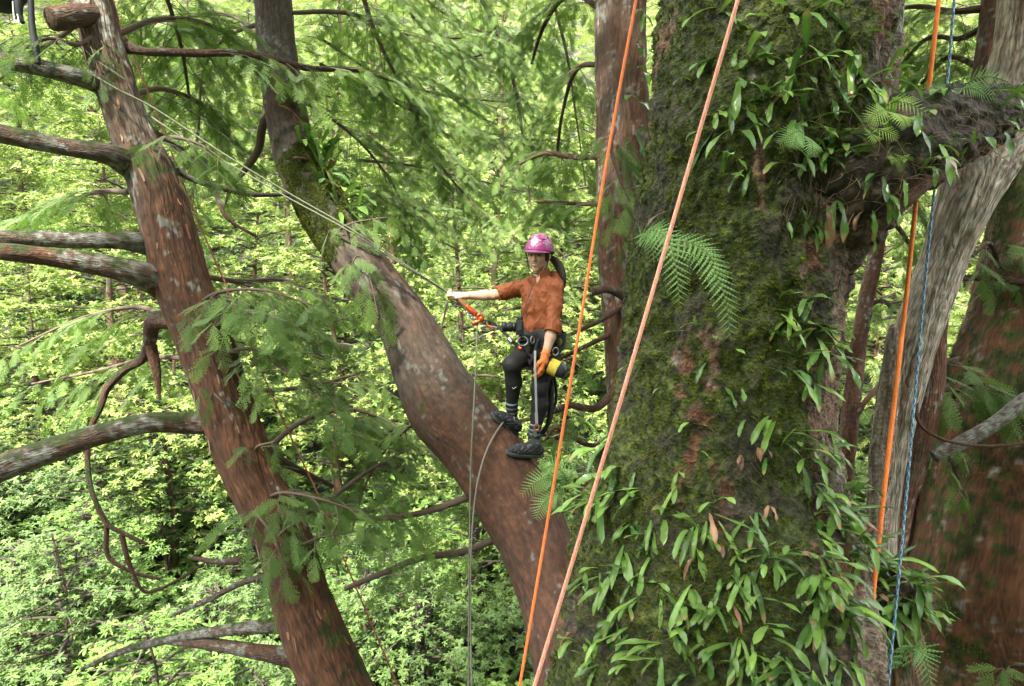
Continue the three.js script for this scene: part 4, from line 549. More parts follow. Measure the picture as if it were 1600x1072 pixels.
  // clump on the middle limb
  for (let i = 0; i < 12; i++) { const t = (i + r()) / 12, x = lerp(482, 560, t) - r.r(0, 10), y = lerp(215, 352, t); clump(x, y, 6, r.r(44, 66), [giantLimbMesh], s++, 'strap fern tuft perched on the middle limb', 'ferns on the middle limb', { up: 1.6, spread: 0.9, dead: 0.03, droop: 0.12 }); }
  // on the thin trunk behind the giant, and litter of dead leaves at the foot of the dead trunk
  for (let i = 0; i < 9; i++) { const p = P(1012 + r.s(10), 30 + i * 46 + r.s(10), 5.4); clump(0, 0, 3, r.r(40, 55), [], s++, 'strap fern on the trunk behind the giant', 'ferns on the trunk behind', { at: { p: P(1000 + r.s(8), 20 + i * 46, 5.66), n: V(0.3, 0.1, 0.9) } }); }
}
// root mat and fallen leaves
{
  const r = rng(777), tw = newTw(), side = giant.children.find(c => c.name === 'side_limb');
  for (let i = 0; i < 240; i++) { const h = hit(r.r(1250, 1570), r.r(170, 360), [side]); if (!h) continue; const a = h.p, b = a.clone().add(V(r.s(0.09), r.s(0.05), 0.02 + r() * 0.02)), c = b.clone().add(V(r.s(0.09), -r.r(0, 0.12), r.s(0.02))); twig(tw, a, b, c, r.r(0.0012, 0.003), 0.0008, 3, 4); }
  for (let i = 0; i < 140; i++) { const h = hit(r.r(1230, 1400), r.r(60, 330), [giantTrunkMesh]); if (!h) continue; const a = h.p, b = a.clone().add(V(r.s(0.05), -0.05, 0.02)), c = b.clone().add(V(r.s(0.05), -r.r(0.03, 0.14), 0)); twig(tw, a, b, c, 0.0016, 0.0007, 3, 4); }
  for (let i = 0; i < 260; i++) { const h = hit(r.r(900, 1320), r.r(700, 1070), [giantTrunkMesh]); if (!h) continue; const a = h.p, b = a.clone().add(V(r.s(0.07), -0.02, 0.015)), c = b.clone().add(V(r.s(0.07), -r.r(0.02, 0.1), -0.005)); twig(tw, a, b, c, 0.0015, 0.0007, 3, 4); }
  part('rootlets', twGeo(tw), new THREE.MeshStandardMaterial({ color: new THREE.Color().setRGB(0.16, 0.095, 0.055), roughness: 0.95 }), giant, 'stuff');
  for (const [x, y, n] of [[1185, 705, 3], [1160, 712, 2], [945, 800, 2], [900, 990, 3], [1200, 790, 2], [1345, 330, 2], [1085, 870, 2]]) { const h = hit(x, y, [giantTrunkMesh, side]); if (!h) continue; const t = thing('withered_fern', 'withered brown fern leaves curled against the giant trunk', 'fern', h.p, 'withered ferns on the trunk'); for (let i = 0; i < n; i++) strapLeaf(t, h.p.clone().addScaledVector(h.n, 0.01), h.n.clone().multiplyScalar(0.5).add(V(r.s(1), r.s(0.6), 0.1)), r.r(0.06, 0.12), 0.009, r, { dead: true, droop: 0.35 }); }
  // leafy tangle at the foot of the pale dead trunk
  const mound = thing('humus_mound', 'dark mound of roots and leaf litter at the foot of the pale dead trunk', 'mound', P(1400, 960, 4.0));
  part('humus', sweep([W(1310, 905, 4.15, 70), W(1370, 912, 4.1, 80), W(1415, 930, 4.15, 66), W(1448, 955, 4.3, 30)], { segs: 60, step: 0.012, disp: (a, s) => 0.05 * fbm(Math.cos(a) * 2, Math.sin(a) * 2, s * 7, 3) + 0.02 * noise(Math.cos(a) * 9, Math.sin(a) * 9, s * 30), color: (a, s, p) => mix3(DIRT, mix3([0.13, 0.08, 0.045], MOSS, sstep(-0.1, 0.2, fbm(p.x * 7, p.y * 7, p.z * 7, 2))), clamp(0.5 + 2 * fbm(p.x * 26, p.y * 26, p.z * 26, 2))) }), M.mossbark, mound);
  part('stump', sweep([W(1398, 1180, 4.3, 130), W(1392, 1072, 4.25, 110), W(1385, 980, 4.2, 90), W(1380, 900, 4.2, 70)], { segs: 60, step: 0.015, disp: barkDisp(44, 0.15, 0.01), color: barkColor({ seed: 47, grey: () => 0.2, lichen: () => 0.2, moss: () => 0.5 }) }), M.bark, mound);
  const mm = mound.children.slice(0, 1); let s = 5000;
  for (let i = 0; i < 26; i++) clump(r.r(1320, 1445), r.r(875, 965), 5 + i % 2, r.r(44, 74), mm, s++, 'strap fern at the dead trunk\'s foot', 'ferns at the dead trunk', { spread: 1.3, up: 0.5, dead: 0.07 });
}
// feathered ferns
M.frond = new THREE.MeshPhysicalMaterial({ vertexColors: true, roughness: 0.97, transmission: 0.4, thickness: 0, specularIntensity: 0.2, clearcoat: 0.15, clearcoatRoughness: 0.5, side: THREE.DoubleSide });
function pinnaGeo(col, teeth = 6) {                        // narrow toothed leaflet along +x, 1 long
  const pos = [0, 0, 0], idx = []; const N = teeth;
  for (let i = 0; i < N; i++) { const t0 = i / N, t1 = (i + 1) / N, w = t => 0.095 * Math.pow(1 - t, 0.75) + 0.004; for (const s of [-1, 1]) { const k = pos.length / 3; pos.push(t0, 0.01, 0, t0 + 0.02, -0.02 * w(t0), s * w(t0) * 0.55, t0 + 0.75 / N, -0.02, s * w(t0 + 0.3 / N), t1, 0.01, 0); idx.push(k, k + 1, k + 2, k, k + 2, k + 3); } }
  return geom(pos, idx, { color: Array(pos.length / 3).fill(col).flat() });
}
const PIN = [pinnaGeo([0.18, 0.32, 0.10]), pinnaGeo([0.21, 0.36, 0.12]), pinnaGeo([0.16, 0.29, 0.085])], PINL = [pinnaGeo([0.22, 0.34, 0.07]), pinnaGeo([0.26, 0.38, 0.09])];
function frond(parent, pts, plen, n, o = {}) {            // rachis with leaflets down both sides
  const c = new THREE.CatmullRomCurve3(pts), rach = new THREE.TubeGeometry(c, 16, o.rr || 0.0022, 5); rach.setAttribute('color', new THREE.Float32BufferAttribute(Array(rach.attributes.position.count).fill([0.13, 0.14, 0.04]).flat(), 3));
  const list = [], r = rng(o.seed || 1), set = o.light ? PINL : PIN;
  for (let i = 0; i < n; i++) for (const s of [-1, 1]) { const t = lerp(o.t0 ?? 0.14, 0.99, (i + 0.25 + 0.5 * (s > 0)) / n), p = c.getPoint(t), tg = c.getTangent(t).normalize(), up = (o.up || V(0.1, 0.35, 1)).clone().normalize(), sd = V().crossVectors(up, tg).normalize().multiplyScalar(s), L = plen * Math.pow(Math.sin(Math.PI * clamp(0.2 + 0.78 * t)), 0.7) * r.r(0.92, 1.06) + 0.004; list.push([basis(p, sd.multiplyScalar(0.86).addScaledVector(tg, 0.5).add(V(0, -0.14, 0)), up, L), set[Math.floor(r() * set.length)]]); }
  if (!o.merged) { const f = part('frond', rach, M.frond, parent); const o2 = parent.getWorldPosition(V()); for (const [m, g] of list) { const q = new THREE.Mesh(g, M.frond); q.name = 'pinna'; q.castShadow = q.receiveShadow = true; m.clone().premultiply(new THREE.Matrix4().makeTranslation(-o2.x, -o2.y, -o2.z)).decompose(q.position, q.quaternion, q.scale); f.add(q); } return f; }
  return part('frond', merge([rach, ...list.map(([m, g]) => g.clone().applyMatrix4(m))]), M.frond, parent);
}
{
  const big = thing('feather_fern', 'large bright feathered fern hanging from the left side of the giant', 'fern', P(1000, 376, 3.05));
  const pp = a => a.map(q => P(...q));
  frond(big, pp([[1003, 374, 3.05], [1025, 361, 2.88], [1048, 384, 2.76], [1058, 430, 2.72], [1062, 476, 2.72]]), 0.085, 17, { seed: 1, up: V(-0.2, 0.45, 1) });
  frond(big, pp([[1004, 376, 3.05], [1060, 376, 2.86], [1100, 390, 2.76], [1120, 425, 2.72], [1118, 452, 2.72]]), 0.07, 16, { seed: 2 });
  frond(big, pp([[1012, 384, 3.03], [1075, 384, 2.84], [1112, 415, 2.72], [1134, 470, 2.66], [1142, 532, 2.66]]), 0.088, 20, { seed: 3, up: V(0.15, 0.4, 1) });
  frond(big, pp([[1000, 376, 3.05], [1015, 360, 2.92], [1040, 366, 2.85], [1045, 400, 2.83]]), 0.06, 14, { seed: 4 });
  frond(big, pp([[998, 380, 3.05], [1005, 368, 2.95], [1018, 378, 2.9], [1022, 410, 2.88]]), 0.06, 12, { seed: 5 });
  const small = (label, x, y, d, list, o = {}) => { const t = thing('small_fern', label, 'fern', P(x, y, d)); list.forEach((l, i) => frond(t, pp(l), o.p || 0.05, o.n || 13, { seed: 20 + i + x, merged: true, ...o })); return t; };
  small('lacy fern hanging at the upper left edge of the giant', 1046, 90, 3.5, [[[1046, 88, 3.5], [1042, 108, 3.4], [1040, 140, 3.38], [1043, 175, 3.38]], [[1050, 100, 3.45], [1058, 112, 3.4], [1060, 140, 3.38]]], { p: 0.045, n: 14 });
  small('lacy fern tuft among strap leaves on the upper trunk', 1250, 210, 2.95, [[[1262, 215, 2.95], [1248, 205, 2.85], [1232, 212, 2.82], [1218, 226, 2.82]], [[1262, 215, 2.95], [1268, 222, 2.84], [1272, 245, 2.82]], [[1258, 212, 2.95], [1245, 214, 2.83], [1240, 232, 2.81]]], { p: 0.055, n: 13 });
  small('yellow-green fern on top of the side limb', 1390, 172, 3.0, [[[1370, 178, 3.05], [1395, 160, 2.95], [1420, 162, 2.9], [1452, 180, 2.9]], [[1380, 176, 3.05], [1380, 172, 2.9], [1365, 180, 2.86], [1355, 192, 2.86]], [[1385, 178, 3.0], [1400, 178, 2.9], [1412, 186, 2.86], [1418, 198, 2.86]]], { p: 0.06, n: 13, light: true });
  small('pale fern below the side limb crest', 1385, 205, 3.0, [[[1360, 205, 3.0], [1372, 202, 2.9], [1390, 208, 2.88], [1404, 216, 2.88]], [[1360, 206, 3.0], [1362, 210, 2.9], [1372, 220, 2.88]]], { p: 0.045, n: 11, light: true });
  small('bright lacy fern at the right end of the side limb', 1500, 140, 3.4, [[[1490, 150, 3.4], [1515, 128, 3.3], [1545, 120, 3.25], [1575, 128, 3.25]], [[1492, 152, 3.4], [1500, 140, 3.3], [1520, 138, 3.25], [1540, 150, 3.25]], [[1488, 150, 3.4], [1470, 140, 3.3], [1452, 148, 3.28]], [[1494, 150, 3.4], [1520, 146, 3.3], [1560, 150, 3.28]]], { p: 0.065, n: 14 });
  small('tiny fern sprouting from the dark underside of the side limb', 1402, 246, 3.02, [[[1400, 244, 3.05], [1405, 246, 2.98], [1408, 256, 2.97], [1408, 268, 2.97]], [[1400, 244, 3.05], [1396, 248, 2.98], [1390, 250, 2.97]], [[1400, 244, 3.05], [1410, 244, 2.98], [1418, 246, 2.97]]], { p: 0.03, n: 10, light: true });
  small('ladder-like fern at the bottom edge near the blue rope', 1420, 1010, 3.9, [[[1405, 1075, 4], [1418, 1012, 3.85], [1440, 1020, 3.75], [1456, 1080, 3.7]], [[1400, 1060, 4], [1395, 1030, 3.9], [1375, 1035, 3.85], [1360, 1070, 3.85]]], { p: 0.12, n: 18 });
  small('feathery fern where the limb meets the giant', 868, 760, 4.1, [[[890, 770, 4.1], [865, 748, 4.0], [840, 752, 3.98], [815, 775, 3.98]], [[890, 775, 4.1], [870, 772, 4.0], [850, 785, 3.98], [838, 812, 3.98]], [[888, 768, 4.1], [880, 740, 4.0], [862, 728, 3.98], [848, 735, 3.98]]], { p: 0.085, n: 17 });
}
// ---------- ropes ----------
const ropeMat = new THREE.MeshStandardMaterial({ vertexColors: true, roughness: 0.8 });
function ropeGeo(pts, r, cA, cB, o = {}) {                // braided rope: crossed strands in relief and colour
  const k = (o.pitch || 3.2) / r / 2, segs = 14;
  return sweep(pts.map(p => [p, r]), { segs, step: o.step || r * 0.55, disp: (a, s) => 0.09 * r * (Math.sin(a * 4 + s * k) * Math.sin(a * 4 - s * k)), color: (a, s) => { const q = Math.sin(a * 2 + s * k * 0.5 + 1), w = Math.sin(a * 3 - s * k * 0.6); return mix3(cA, cB, (o.fleck ?? 0.25) * (q > 0.75 || (w > 0.86) ? 1 : 0)); } });
}
function rope(name, label, pts, r, cA, cB, o) { const g = ropeGeo(pts.map(q => P(...q)), r, cA, cB, o), m = part(name, g, ropeMat, null); m.name = numbered(name); const c = P(...pts[0]); g.translate(-c.x, -c.y, -c.z); m.position.copy(c); return tag(m, label, 'rope'); }
rope('climbing_rope', 'pale coral-pink rope hanging diagonally in front of the giant trunk', [[1192, -130, 2.05], [1153, 0, 2.0], [1050, 352, 1.98], [945, 710, 1.97], [835, 1072, 1.97], [795, 1200, 1.97]], 0.0058, [0.74, 0.26, 0.17], [0.86, 0.5, 0.4], { fleck: 0.5 });
rope('climbing_rope', 'thin orange rope hanging between the climber and the giant trunk', [[1018, -130, 2.6], [993, 4, 2.6], [950, 240, 2.58], [905, 515, 2.56], [858, 800, 2.55], [812, 1072, 2.55], [790, 1200, 2.55]], 0.0056, [0.66, 0.14, 0.03], [0.86, 0.36, 0.12]);
rope('climbing_rope', 'thick orange rope passing behind the side limb on the right', [[1482, -130, 3.66], [1467, 0, 3.66], [1450, 150, 3.66], [1436, 272, 3.66], [1412, 500, 3.55], [1378, 800, 3.4], [1349, 1072, 3.2], [1335, 1200, 3.1]], 0.0118, [0.74, 0.17, 0.025], [0.9, 0.4, 0.12]);
rope('climbing_rope', 'blue rope with pale flecks beside the thick orange rope', [[1500, -130, 3.9], [1491, 0, 3.9], [1478, 150, 3.9], [1463, 270, 3.9], [1440, 500, 3.85], [1414, 800, 3.75], [1388, 1072, 3.7], [1378, 1200, 3.7]], 0.0075, [0.03, 0.13, 0.30], [0.5, 0.6, 0.55], { fleck: 0.8 });
rope('cord', 'thin reddish cord running down beside the leaning cypress', [[160, -60, 4.85], [190, 45, 4.85], [209, 90, 4.8], [252, 196, 4.76], [292, 302, 4.74], [332, 398, 4.72], [352, 443, 4.7], [388, 532, 4.72], [443, 658, 4.75], [504, 789, 4.8], [536, 870, 4.8], [622, 1072, 4.85], [660, 1160, 4.9]], 0.0055, [0.36, 0.10, 0.065], [0.5, 0.28, 0.2]);
const TG = [0.11, 0.125, 0.085], TG2 = [0.26, 0.22, 0.13];
{ // anchor rope: round the leaning cypress, two strands to the climber's hand and device
  const t = thing('anchor_rope', 'grey-green double rope slung from the leaning cypress to the climber\'s hand', 'rope', P(150, 118, 4.3));
  part('strand', ropeGeo([P(190, 142, 4.72), P(160, 128, 4.62), P(146, 119, 4.45), P(150, 120, 4.3), P(185, 140, 4.24), P(237, 167, 4.3), P(352, 242, 4.45), P(453, 303, 4.6), P(540, 353, 4.72), P(640, 418, 4.88), P(703, 459, 4.975), P(722, 474, 4.98), P(742, 497, 4.97)], 0.0056, TG, TG2, { fleck: 0.6, step: 0.006 }), ropeMat, t);
  part('strand', ropeGeo([P(200, 165, 4.75), P(232, 180, 4.62), P(250, 192, 4.5), P(302, 226, 4.55), P(352, 253, 4.6), P(450, 309, 4.7), P(540, 358, 4.78), P(640, 421, 4.9), P(703, 461, 4.985), P(720, 477, 4.99), P(736, 497, 4.985)], 0.0050, TG, TG2, { fleck: 0.6, step: 0.006 }), ropeMat, t);
}
rope('hanging_rope', 'grey-green rope tail hanging straight down from the orange rope device', [[746, 503, 4.97], [744, 560, 4.9], [740, 640, 4.72], [736, 720, 4.65], [733, 900, 4.6], [732, 1072, 4.58], [731, 1180, 4.58]], 0.0056, TG, TG2, { fleck: 0.6 });
rope('hanging_rope', 'grey rope looping over the limb below the climber\'s raised foot', [[806, 640, 5.0], [800, 646, 4.93], [783, 664, 4.8], [762, 700, 4.66], [748, 745, 4.6], [740, 800, 4.6], [735, 920, 4.6], [737, 1072, 4.58], [738, 1180, 4.58]], 0.0056, [0.17, 0.17, 0.15], TG2, { fleck: 0.6 });
{ // black gear hung in the top left corner
  const t = thing('gear_bag', 'black gear bag and dangling straps in the top left corner', 'bag', P(10, 0, 4.1)), blk = new THREE.MeshStandardMaterial({ color: new THREE.Color().setRGB(0.012, 0.012, 0.013), roughness: 0.7 }), wht = new THREE.MeshStandardMaterial({ color: 0xd8d8d4, roughness: 0.6 });
  part('bag', sweep([W(-20, -60, 4.1, 50), W(-4, -30, 4.1, 70), W(2, 0, 4.1, 64), W(6, 14, 4.1, 30)], { segs: 24, step: 0.01, disp: (a, s) => 0.02 * noise(Math.cos(a) * 2, Math.sin(a) * 2, s * 12) }), blk, t);
  part('strap', sweep([W(46, -40, 4.1, 9), W(48, 0, 4.1, 9), W(50, 40, 4.1, 10), W(56, 75, 4.1, 10), W(60, 100, 4.1, 7)], { segs: 10, step: 0.01 }), blk, t);
  part('strap', sweep([W(26, -20, 4.08, 12), W(28, 6, 4.08, 14), W(30, 25, 4.08, 11), W(36, 36, 4.08, 6)], { segs: 10, step: 0.01 }), blk, t);
  part('sling', tube([P(20, 2, 4.05), P(21, 20, 4.05), P(24, 34, 4.05), P(29, 36, 4.05), P(27, 22, 4.05)], 0.004), wht, t);
}
// ---------- the climber ----------
function surfaceNets(f, lo, hi, cell, colorOf) {          // smooth mesh of f = 0 (f < 0 inside)
  const nx = Math.ceil((hi.x - lo.x) / cell) + 1, ny = Math.ceil((hi.y - lo.y) / cell) + 1, nz = Math.ceil((hi.z - lo.z) / cell) + 1, v = new Float32Array(nx * ny * nz), id = (i, j, k) => i + nx * (j + ny * k);
  for (let k = 0; k < nz; k++) for (let j = 0; j < ny; j++) for (let i = 0; i < nx; i++) v[id(i, j, k)] = f(lo.x + i * cell, lo.y + j * cell, lo.z + k * cell);
  const vid = new Int32Array(nx * ny * nz).fill(-1), pos = [], idx = [];
  const E = [[0, 1], [0, 2], [0, 4], [1, 3], [1, 5], [2, 3], [2, 6], [3, 7], [4, 5], [4, 6], [5, 7], [6, 7]];
  for (let k = 0; k < nz - 1; k++) for (let j = 0; j < ny - 1; j++) for (let i = 0; i < nx - 1; i++) {
    const c = []; let m = 0; for (let q = 0; q < 8; q++) { const a = v[id(i + (q & 1), j + ((q >> 1) & 1), k + (q >> 2))]; c.push(a); if (a < 0) m |= 1 << q; }
    if (m === 0 || m === 255) continue;
    let x = 0, y = 0, z = 0, n = 0;
    for (const [a, b] of E) if ((c[a] < 0) !== (c[b] < 0)) { const t = c[a] / (c[a] - c[b]); x += (a & 1) + t * ((b & 1) - (a & 1)); y += ((a >> 1) & 1) + t * (((b >> 1) & 1) - ((a >> 1) & 1)); z += (a >> 2) + t * ((b >> 2) - (a >> 2)); n++; }
    vid[id(i, j, k)] = pos.length / 3; pos.push(lo.x + (i + x / n) * cell, lo.y + (j + y / n) * cell, lo.z + (k + z / n) * cell);
  }
  const quad = (a, b, c, d, flip) => { if (a < 0 || b < 0 || c < 0 || d < 0) return; flip ? idx.push(a, c, b, a, d, c) : idx.push(a, b, c, a, c, d); };
  for (let k = 1; k < nz - 1; k++) for (let j = 1; j < ny - 1; j++) for (let i = 1; i < nx - 1; i++) {
    const s = v[id(i, j, k)] < 0;
    if (s !== (v[id(i + 1, j, k)] < 0)) quad(vid[id(i, j - 1, k - 1)], vid[id(i, j, k - 1)], vid[id(i, j, k)], vid[id(i, j - 1, k)], !s);
    if (s !== (v[id(i, j + 1, k)] < 0)) quad(vid[id(i - 1, j, k - 1)], vid[id(i, j, k - 1)], vid[id(i, j, k)], vid[id(i - 1, j, k)], s);
    if (s !== (v[id(i, j, k + 1)] < 0)) quad(vid[id(i - 1, j - 1, k)], vid[id(i, j - 1, k)], vid[id(i, j, k)], vid[id(i - 1, j, k)], !s);
  }
  let col = null; if (colorOf) { col = []; for (let q = 0; q < pos.length; q += 3) col.push(...colorOf(pos[q], pos[q + 1], pos[q + 2])); }
  return geom(pos, idx, { color: col, uv: pos.reduce((o, _, q) => { if (q % 3 === 0) o.push(pos[q] + pos[q + 2], pos[q + 1]); return o; }, []) });
}
const capsule = (a, b, ra, rb) => { const dx = b.x - a.x, dy = b.y - a.y, dz = b.z - a.z, l2 = dx * dx + dy * dy + dz * dz || 1e-9; return (x, y, z) => { const t = clamp(((x - a.x) * dx + (y - a.y) * dy + (z - a.z) * dz) / l2), X = x - a.x - dx * t, Y = y - a.y - dy * t, Z = z - a.z - dz * t; return Math.sqrt(X * X + Y * Y + Z * Z) - lerp(ra, rb, t); }; };
const ellip = (c, rx, ry, rz) => { const m = Math.min(rx, ry, rz); return (x, y, z) => { const X = (x - c.x) / rx, Y = (y - c.y) / ry, Z = (z - c.z) / rz, l = Math.sqrt(X * X + Y * Y + Z * Z); return (l - 1) * (l > 0.6 ? Math.min(m / 0.8, m + 0.02) : m); }; };
const smin = (a, b, k) => { const h = clamp(0.5 + 0.5 * (b - a) / k); return lerp(b, a, h) - k * h * (1 - h); };
const union = (list, k) => (x, y, z) => { let d = list[0](x, y, z); for (let i = 1; i < list.length; i++) d = smin(d, list[i](x, y, z), k); return d; };
const boxOf = (pts, pad) => { const b = new THREE.Box3().setFromPoints(pts); b.expandByScalar(pad); return b; };

const SKIN = [0.60, 0.37, 0.26];
M.skin = new THREE.MeshPhysicalMaterial({ vertexColors: true, roughness: 0.55, specularIntensity: 0.5, sheen: 0.15 });
const cloth = (c, rgh = 0.9) => new THREE.MeshPhysicalMaterial({ color: new THREE.Color().setRGB(...c), roughness: rgh, bumpMap: rough, bumpScale: 0.002, sheen: 0.2, sheenRoughness: 0.6 });
M.jacket = cloth([0.235, 0.06, 0.013], 0.75); M.legging = cloth([0.0105, 0.0105, 0.012], 0.7); M.black = new THREE.MeshStandardMaterial({ color: new THREE.Color().setRGB(0.013, 0.013, 0.014), roughness: 0.6 }); M.web = cloth([0.02, 0.02, 0.021], 0.85);
M.metal = new THREE.MeshStandardMaterial({ color: new THREE.Color().setRGB(0.55, 0.55, 0.56), metalness: 1, roughness: 0.35 }); M.greyweb = cloth([0.36, 0.36, 0.35], 0.8); M.anod = new THREE.MeshStandardMaterial({ color: new THREE.Color().setRGB(0.62, 0.10, 0.025), metalness: 0.7, roughness: 0.35 });
const person = thing('person', 'climber in rust-orange jacket, pink helmet and black leggings standing on the limb holding a rope', 'person', P(818, 712, 5.0));
const J = { pelvis: P(846, 533, 5.0), belly: P(848, 505, 5.0), chest: P(848, 470, 5.0), neck: P(848, 436, 5.0), shR: P(826, 447, 5.08), shL: P(867, 451, 4.89), elR: P(772, 461, 5.03), wrR: P(724, 462, 4.985), elL: P(864, 512, 4.79), wrL: P(851, 559, 4.745), hipR: P(836, 543, 5.05), knR: P(799, 570, 4.78), anR: P(800, 648, 4.93), hipL: P(856, 543, 4.94), knL: P(843, 606, 4.82), anL: P(835, 682, 4.86) };
const LEFT = V(0.75, 0, 0.66).normalize(), FWD = V(-0.66, 0, 0.75).normalize();
const off = (p, l = 0, u = 0, f = 0) => p.clone().addScaledVector(LEFT, l).add(V(0, u, 0)).addScaledVector(FWD, f);
// head frame
const headO = P(842, 399.5, 4.975), HZ = V(-Math.sin(0.40), -0.05, Math.cos(0.40)).normalize(), HX = V().crossVectors(V(0.06, 1, 0), HZ).normalize(), HY = V().crossVectors(HZ, HX);
const headM = new THREE.Matrix4().makeBasis(HX, HY, HZ).setPosition(headO), hp = (x, y, z) => V(x, y, z).applyMatrix4(headM);
// hands as finger chains
function handParts(wrist, along, nrm, size, curls, thumb) {  // along: wrist to knuckles, nrm: out of the palm; curls: bend per finger
  const a = along.clone().normalize(), n = nrm.clone().addScaledVector(a, -nrm.dot(a)).normalize(), c = V().crossVectors(a, n), S = size, list = [], pts = [], k = (u, v, w) => wrist.clone().addScaledVector(a, u * S).addScaledVector(c, v * S).addScaledVector(n, w * S);
  const add = (p, q, r0, r1) => { list.push(capsule(p, q, r0 * S, r1 * S)); pts.push(p, q); };
  add(k(-0.04, 0, 0), k(0.03, 0, 0), 0.026, 0.027);
  for (const v of [-0.026, -0.009, 0.009, 0.026]) add(k(0.02, v * 0.7, 0), k(0.088, v, 0), 0.0145, 0.0125);
  [[-0.03, 0.072, 0.0092], [-0.0105, 0.08, 0.0098], [0.0095, 0.074, 0.0095], [0.028, 0.06, 0.0085]].forEach(([v, L, r], i) => { let p = k(0.09, v, 0), ang = curls[i][0]; for (let s = 0; s < 3; s++) { const l = L * [0.48, 0.3, 0.22][s], q = p.clone().addScaledVector(a, Math.cos(ang) * l * S).addScaledVector(n, Math.sin(ang) * l * S); add(p, q, r * [1.05, 0.98, 0.9][s], r * [0.98, 0.9, 0.78][s]); p = q; ang += curls[i][1]; } });
  let p = k(0.022, -0.024, 0.006); for (const [u, v, w, r] of thumb) { const q = k(u, v, w); add(p, q, r * 1.08, r); p = q; }
  return { list, pts };
}
